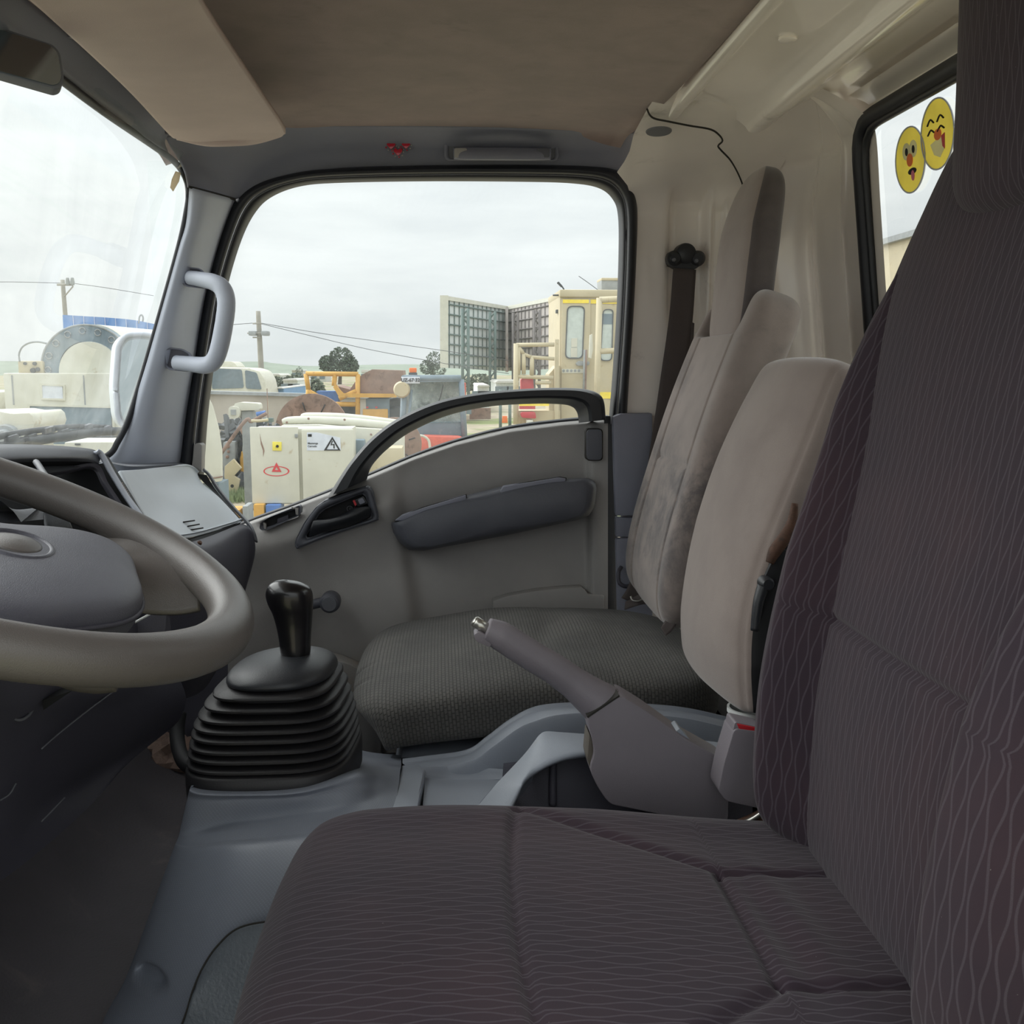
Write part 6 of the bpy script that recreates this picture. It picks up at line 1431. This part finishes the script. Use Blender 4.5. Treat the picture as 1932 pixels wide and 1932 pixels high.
boxp('gate_post', 1047, 640, 1054, 800, YV - .3, .08, X_['beige'], dv, .01)
for a, b, r in (((974, 648), (973, 800), .045), ((974, 651), (1046, 650), .035), ((976, 710), (1044, 713), .035), ((979, 655), (988, 668), .03), ((988, 668), (1003, 674), .028), ((1003, 674), (1046, 677), .03), ((988, 668), (988, 706), .035), ((1004, 673), (1003, 708), .035), ((979, 656), (979, 706), .03), ((1010, 722), (1040, 722), .03)):
    bar('rail_tube', a, b, YV - .4, r, X_['beige'], dv, 10)
prism('platform', pp([(1036, 706), (1050, 690), (1056, 690), (1056, 860), (975, 860), (975, 775), (1036, 775)], YV - .2), (0, .6, 0), X_['beige'], dv)
prism('red_tank', pp(rnd([(983, 714), (1006, 714), (1008, 740), (983, 740)], 4), YV - .35), (0, .2, 0), X_['redb'], dv, .02)
boxp('platform_stripe', 981, 760, 1036, 766, YV - .42, .2, X_['ystripe'], dv); boxp('red_beam', 981, 766, 1010, 772, YV - .42, .2, X_['redb'], dv)
prism('red_extinguisher', pp(rnd([(982, 778), (1010, 777), (1012, 790), (984, 788)], 4), YV - .5), (0, .15, 0), X_['redb'], dv, .03)
boxp('cab_stripe', 1131, 740, 1170, 752, YV - .02, .02, X_['ystripe'], dv)
boxp('white_pump', 994, 792, 1006, 806, YV - .5, .2, X_['white'], dv, .02)
boxp('front_frame', 975, 775, 1056, 903, YV - .25, .2, X_['beige'], dv)
# building seen through the rear window
rb = thing('far_building', 'pale building edge seen through the rear window', 'building', (13, 12, 0))
a = PX(1662, 470, 12); 
box('wall', (14.5, a[1] - 3, a[2] / 2), (5, 6.1, a[2] + .2), X_['beige'], rb)
box('roof_edge', (14.5, a[1] - 3, a[2] + .15), (5.3, 6.4, .15), X_['grey'], rb)

# ================================================================ on the outside of the truck
mo_ = thing('side_mirror', 'passenger side door mirror seen through the windshield', 'mirror', PY(250, 815, 2.35))
q = rnd([(223, 650), (238, 632), (268, 630), (330, 640), (320, 815), (238, 812), (222, 790), (217, 730)], 12, 5)
qi = [(272 + (a - 272) * .86, 722 + (b - 722) * .90) for a, b in q]
prism('mirror_shell', pp(q, 2.37), (-.03, .05, 0), M['dash_light'], mo_, .006)
prism('mirror_glass', pp(qi, 2.366), (0, .004, 0), M['mirror'], mo_)
tube('mirror_rim', pp([(a, b, 2.366) for a, b in q]), .006, M['pillar'], mo_, n=8, closed=True, sm=False)
tube('mirror_arm', pp([(300, 800, 2.38), (330, 860, 2.3), (350, 900, 2.15)]), .012, M['black'], mo_, n=8)
wp = thing('windshield_wiper', 'black windshield wiper resting along the bottom of the glass', 'wiper', PY(120, 825, 1.7))
wsx = lambda a, b: PX(a, b, ws_x(1.76) - .05)
tube('wiper_blade', [wsx(*q) for q in ((-60, 852), (20, 838), (80, 826), (150, 817), (205, 812))], .006, M['rubber'], wp, n=6)
tube('wiper_spine', [wsx(*q) + V(-.004, 0, .004) for q in ((-40, 838), (30, 824), (90, 815), (150, 809), (212, 810))], .005, M['black'], wp, n=6)
tube('wiper_arm', [wsx(*q) for q in ((40, 835), (120, 823), (180, 815), (240, 814))], .008, M['black'], wp, n=8)
for x, y in ((22, 830), (58, 828), (92, 814), (120, 818), (165, 808), (200, 811)):
    prism('wiper_claw', [wsx(x, y) + V(*d) for d in ((-.004, -.02, -.004), (-.004, .02, -.002), (-.004, .016, .008), (-.004, -.016, .006))], (.008, 0, 0), M['dash'], wp, .002)

# ================================================================ stickers on the rear window
def face(name, label, c, ry, rz, kind):
    cen = PX(c[0], c[1], .662); cen[0] = rw_x(cen[2]) - .001
    t = thing(name, label, 'sticker', cen, 'face stickers on the rear window')
    W = lambda a, b, d=0: V(rw_x(cen[2] + b * rz) - .0015 - d, cen[1] - a * ry, cen[2] + b * rz)
    el = lambda ca, cb, ra, rb, d, n=28: [W(ca + ra * math.cos(q), cb + rb * math.sin(q), d) for q in np.linspace(0, 2 * np.pi, n, endpoint=False)]
    prism('disc', el(0, 0, 1, 1, 0, 40), (.001, 0, 0), M['sticker_y'], t)
    tube('disc_rim', np.array(el(0, 0, 1, 1, .0005, 40)), .0012, M['pillar'], t, n=5, closed=True, sm=False)
    if kind == 0:
        for a in (-.22, .24):
            prism('eye_white', el(a, .30, .26, .26, .0006), (.0005, 0, 0), M['sticker_w'], t); prism('pupil', el(a + .03, .28, .09, .12, .0012), (.0005, 0, 0), M['void'], t)
        prism('nose', el(.0, .0, .2, .2, .0012), (.0005, 0, 0), X_['oran'], t)
        prism('mouth', el(.1, -.36, .28, .10, .0006), (.0005, 0, 0), M['void'], t)
        prism('tongue', el(.16, -.50, .11, .16, .0014), (.0005, 0, 0), mat('pink_tongue', (220, 120, 140), .6), t)
    else:
        for a in (-.35, .25):
            tube('brow', [W(a - .2, .34, .001), W(a, .48, .001), W(a + .2, .36, .001)], .0012, M['void'], t, n=5)
            tube('closed_eye', [W(a - .2, .06, .001), W(a, .18, .001), W(a + .2, .08, .001)], .0012, M['void'], t, n=5)
        prism('nose', el(.05, -.02, .22, .16, .0012), (.0005, 0, 0), X_['oran'], t)
        prism('laughing_mouth', [W(-.45, -.22, .0006), W(.45, -.05, .0006), W(.42, -.45, .0006), W(.1, -.68, .0006), W(-.25, -.55, .0006)], (.0005, 0, 0), M['sticker_w'], t)
        prism('mouth_corner', [W(.26, -.10, .0012), W(.46, -.05, .0012), W(.42, -.5, .0012), W(.3, -.4, .0012)], (.0005, 0, 0), M['red'], t)
face('face_sticker', 'yellow face sticker with tongue out on the rear window', (1717, 302), .046, .0445, 0)
face('face_sticker', 'yellow laughing face sticker with closed eyes on the rear window', (1771, 253), .046, .0450, 1)
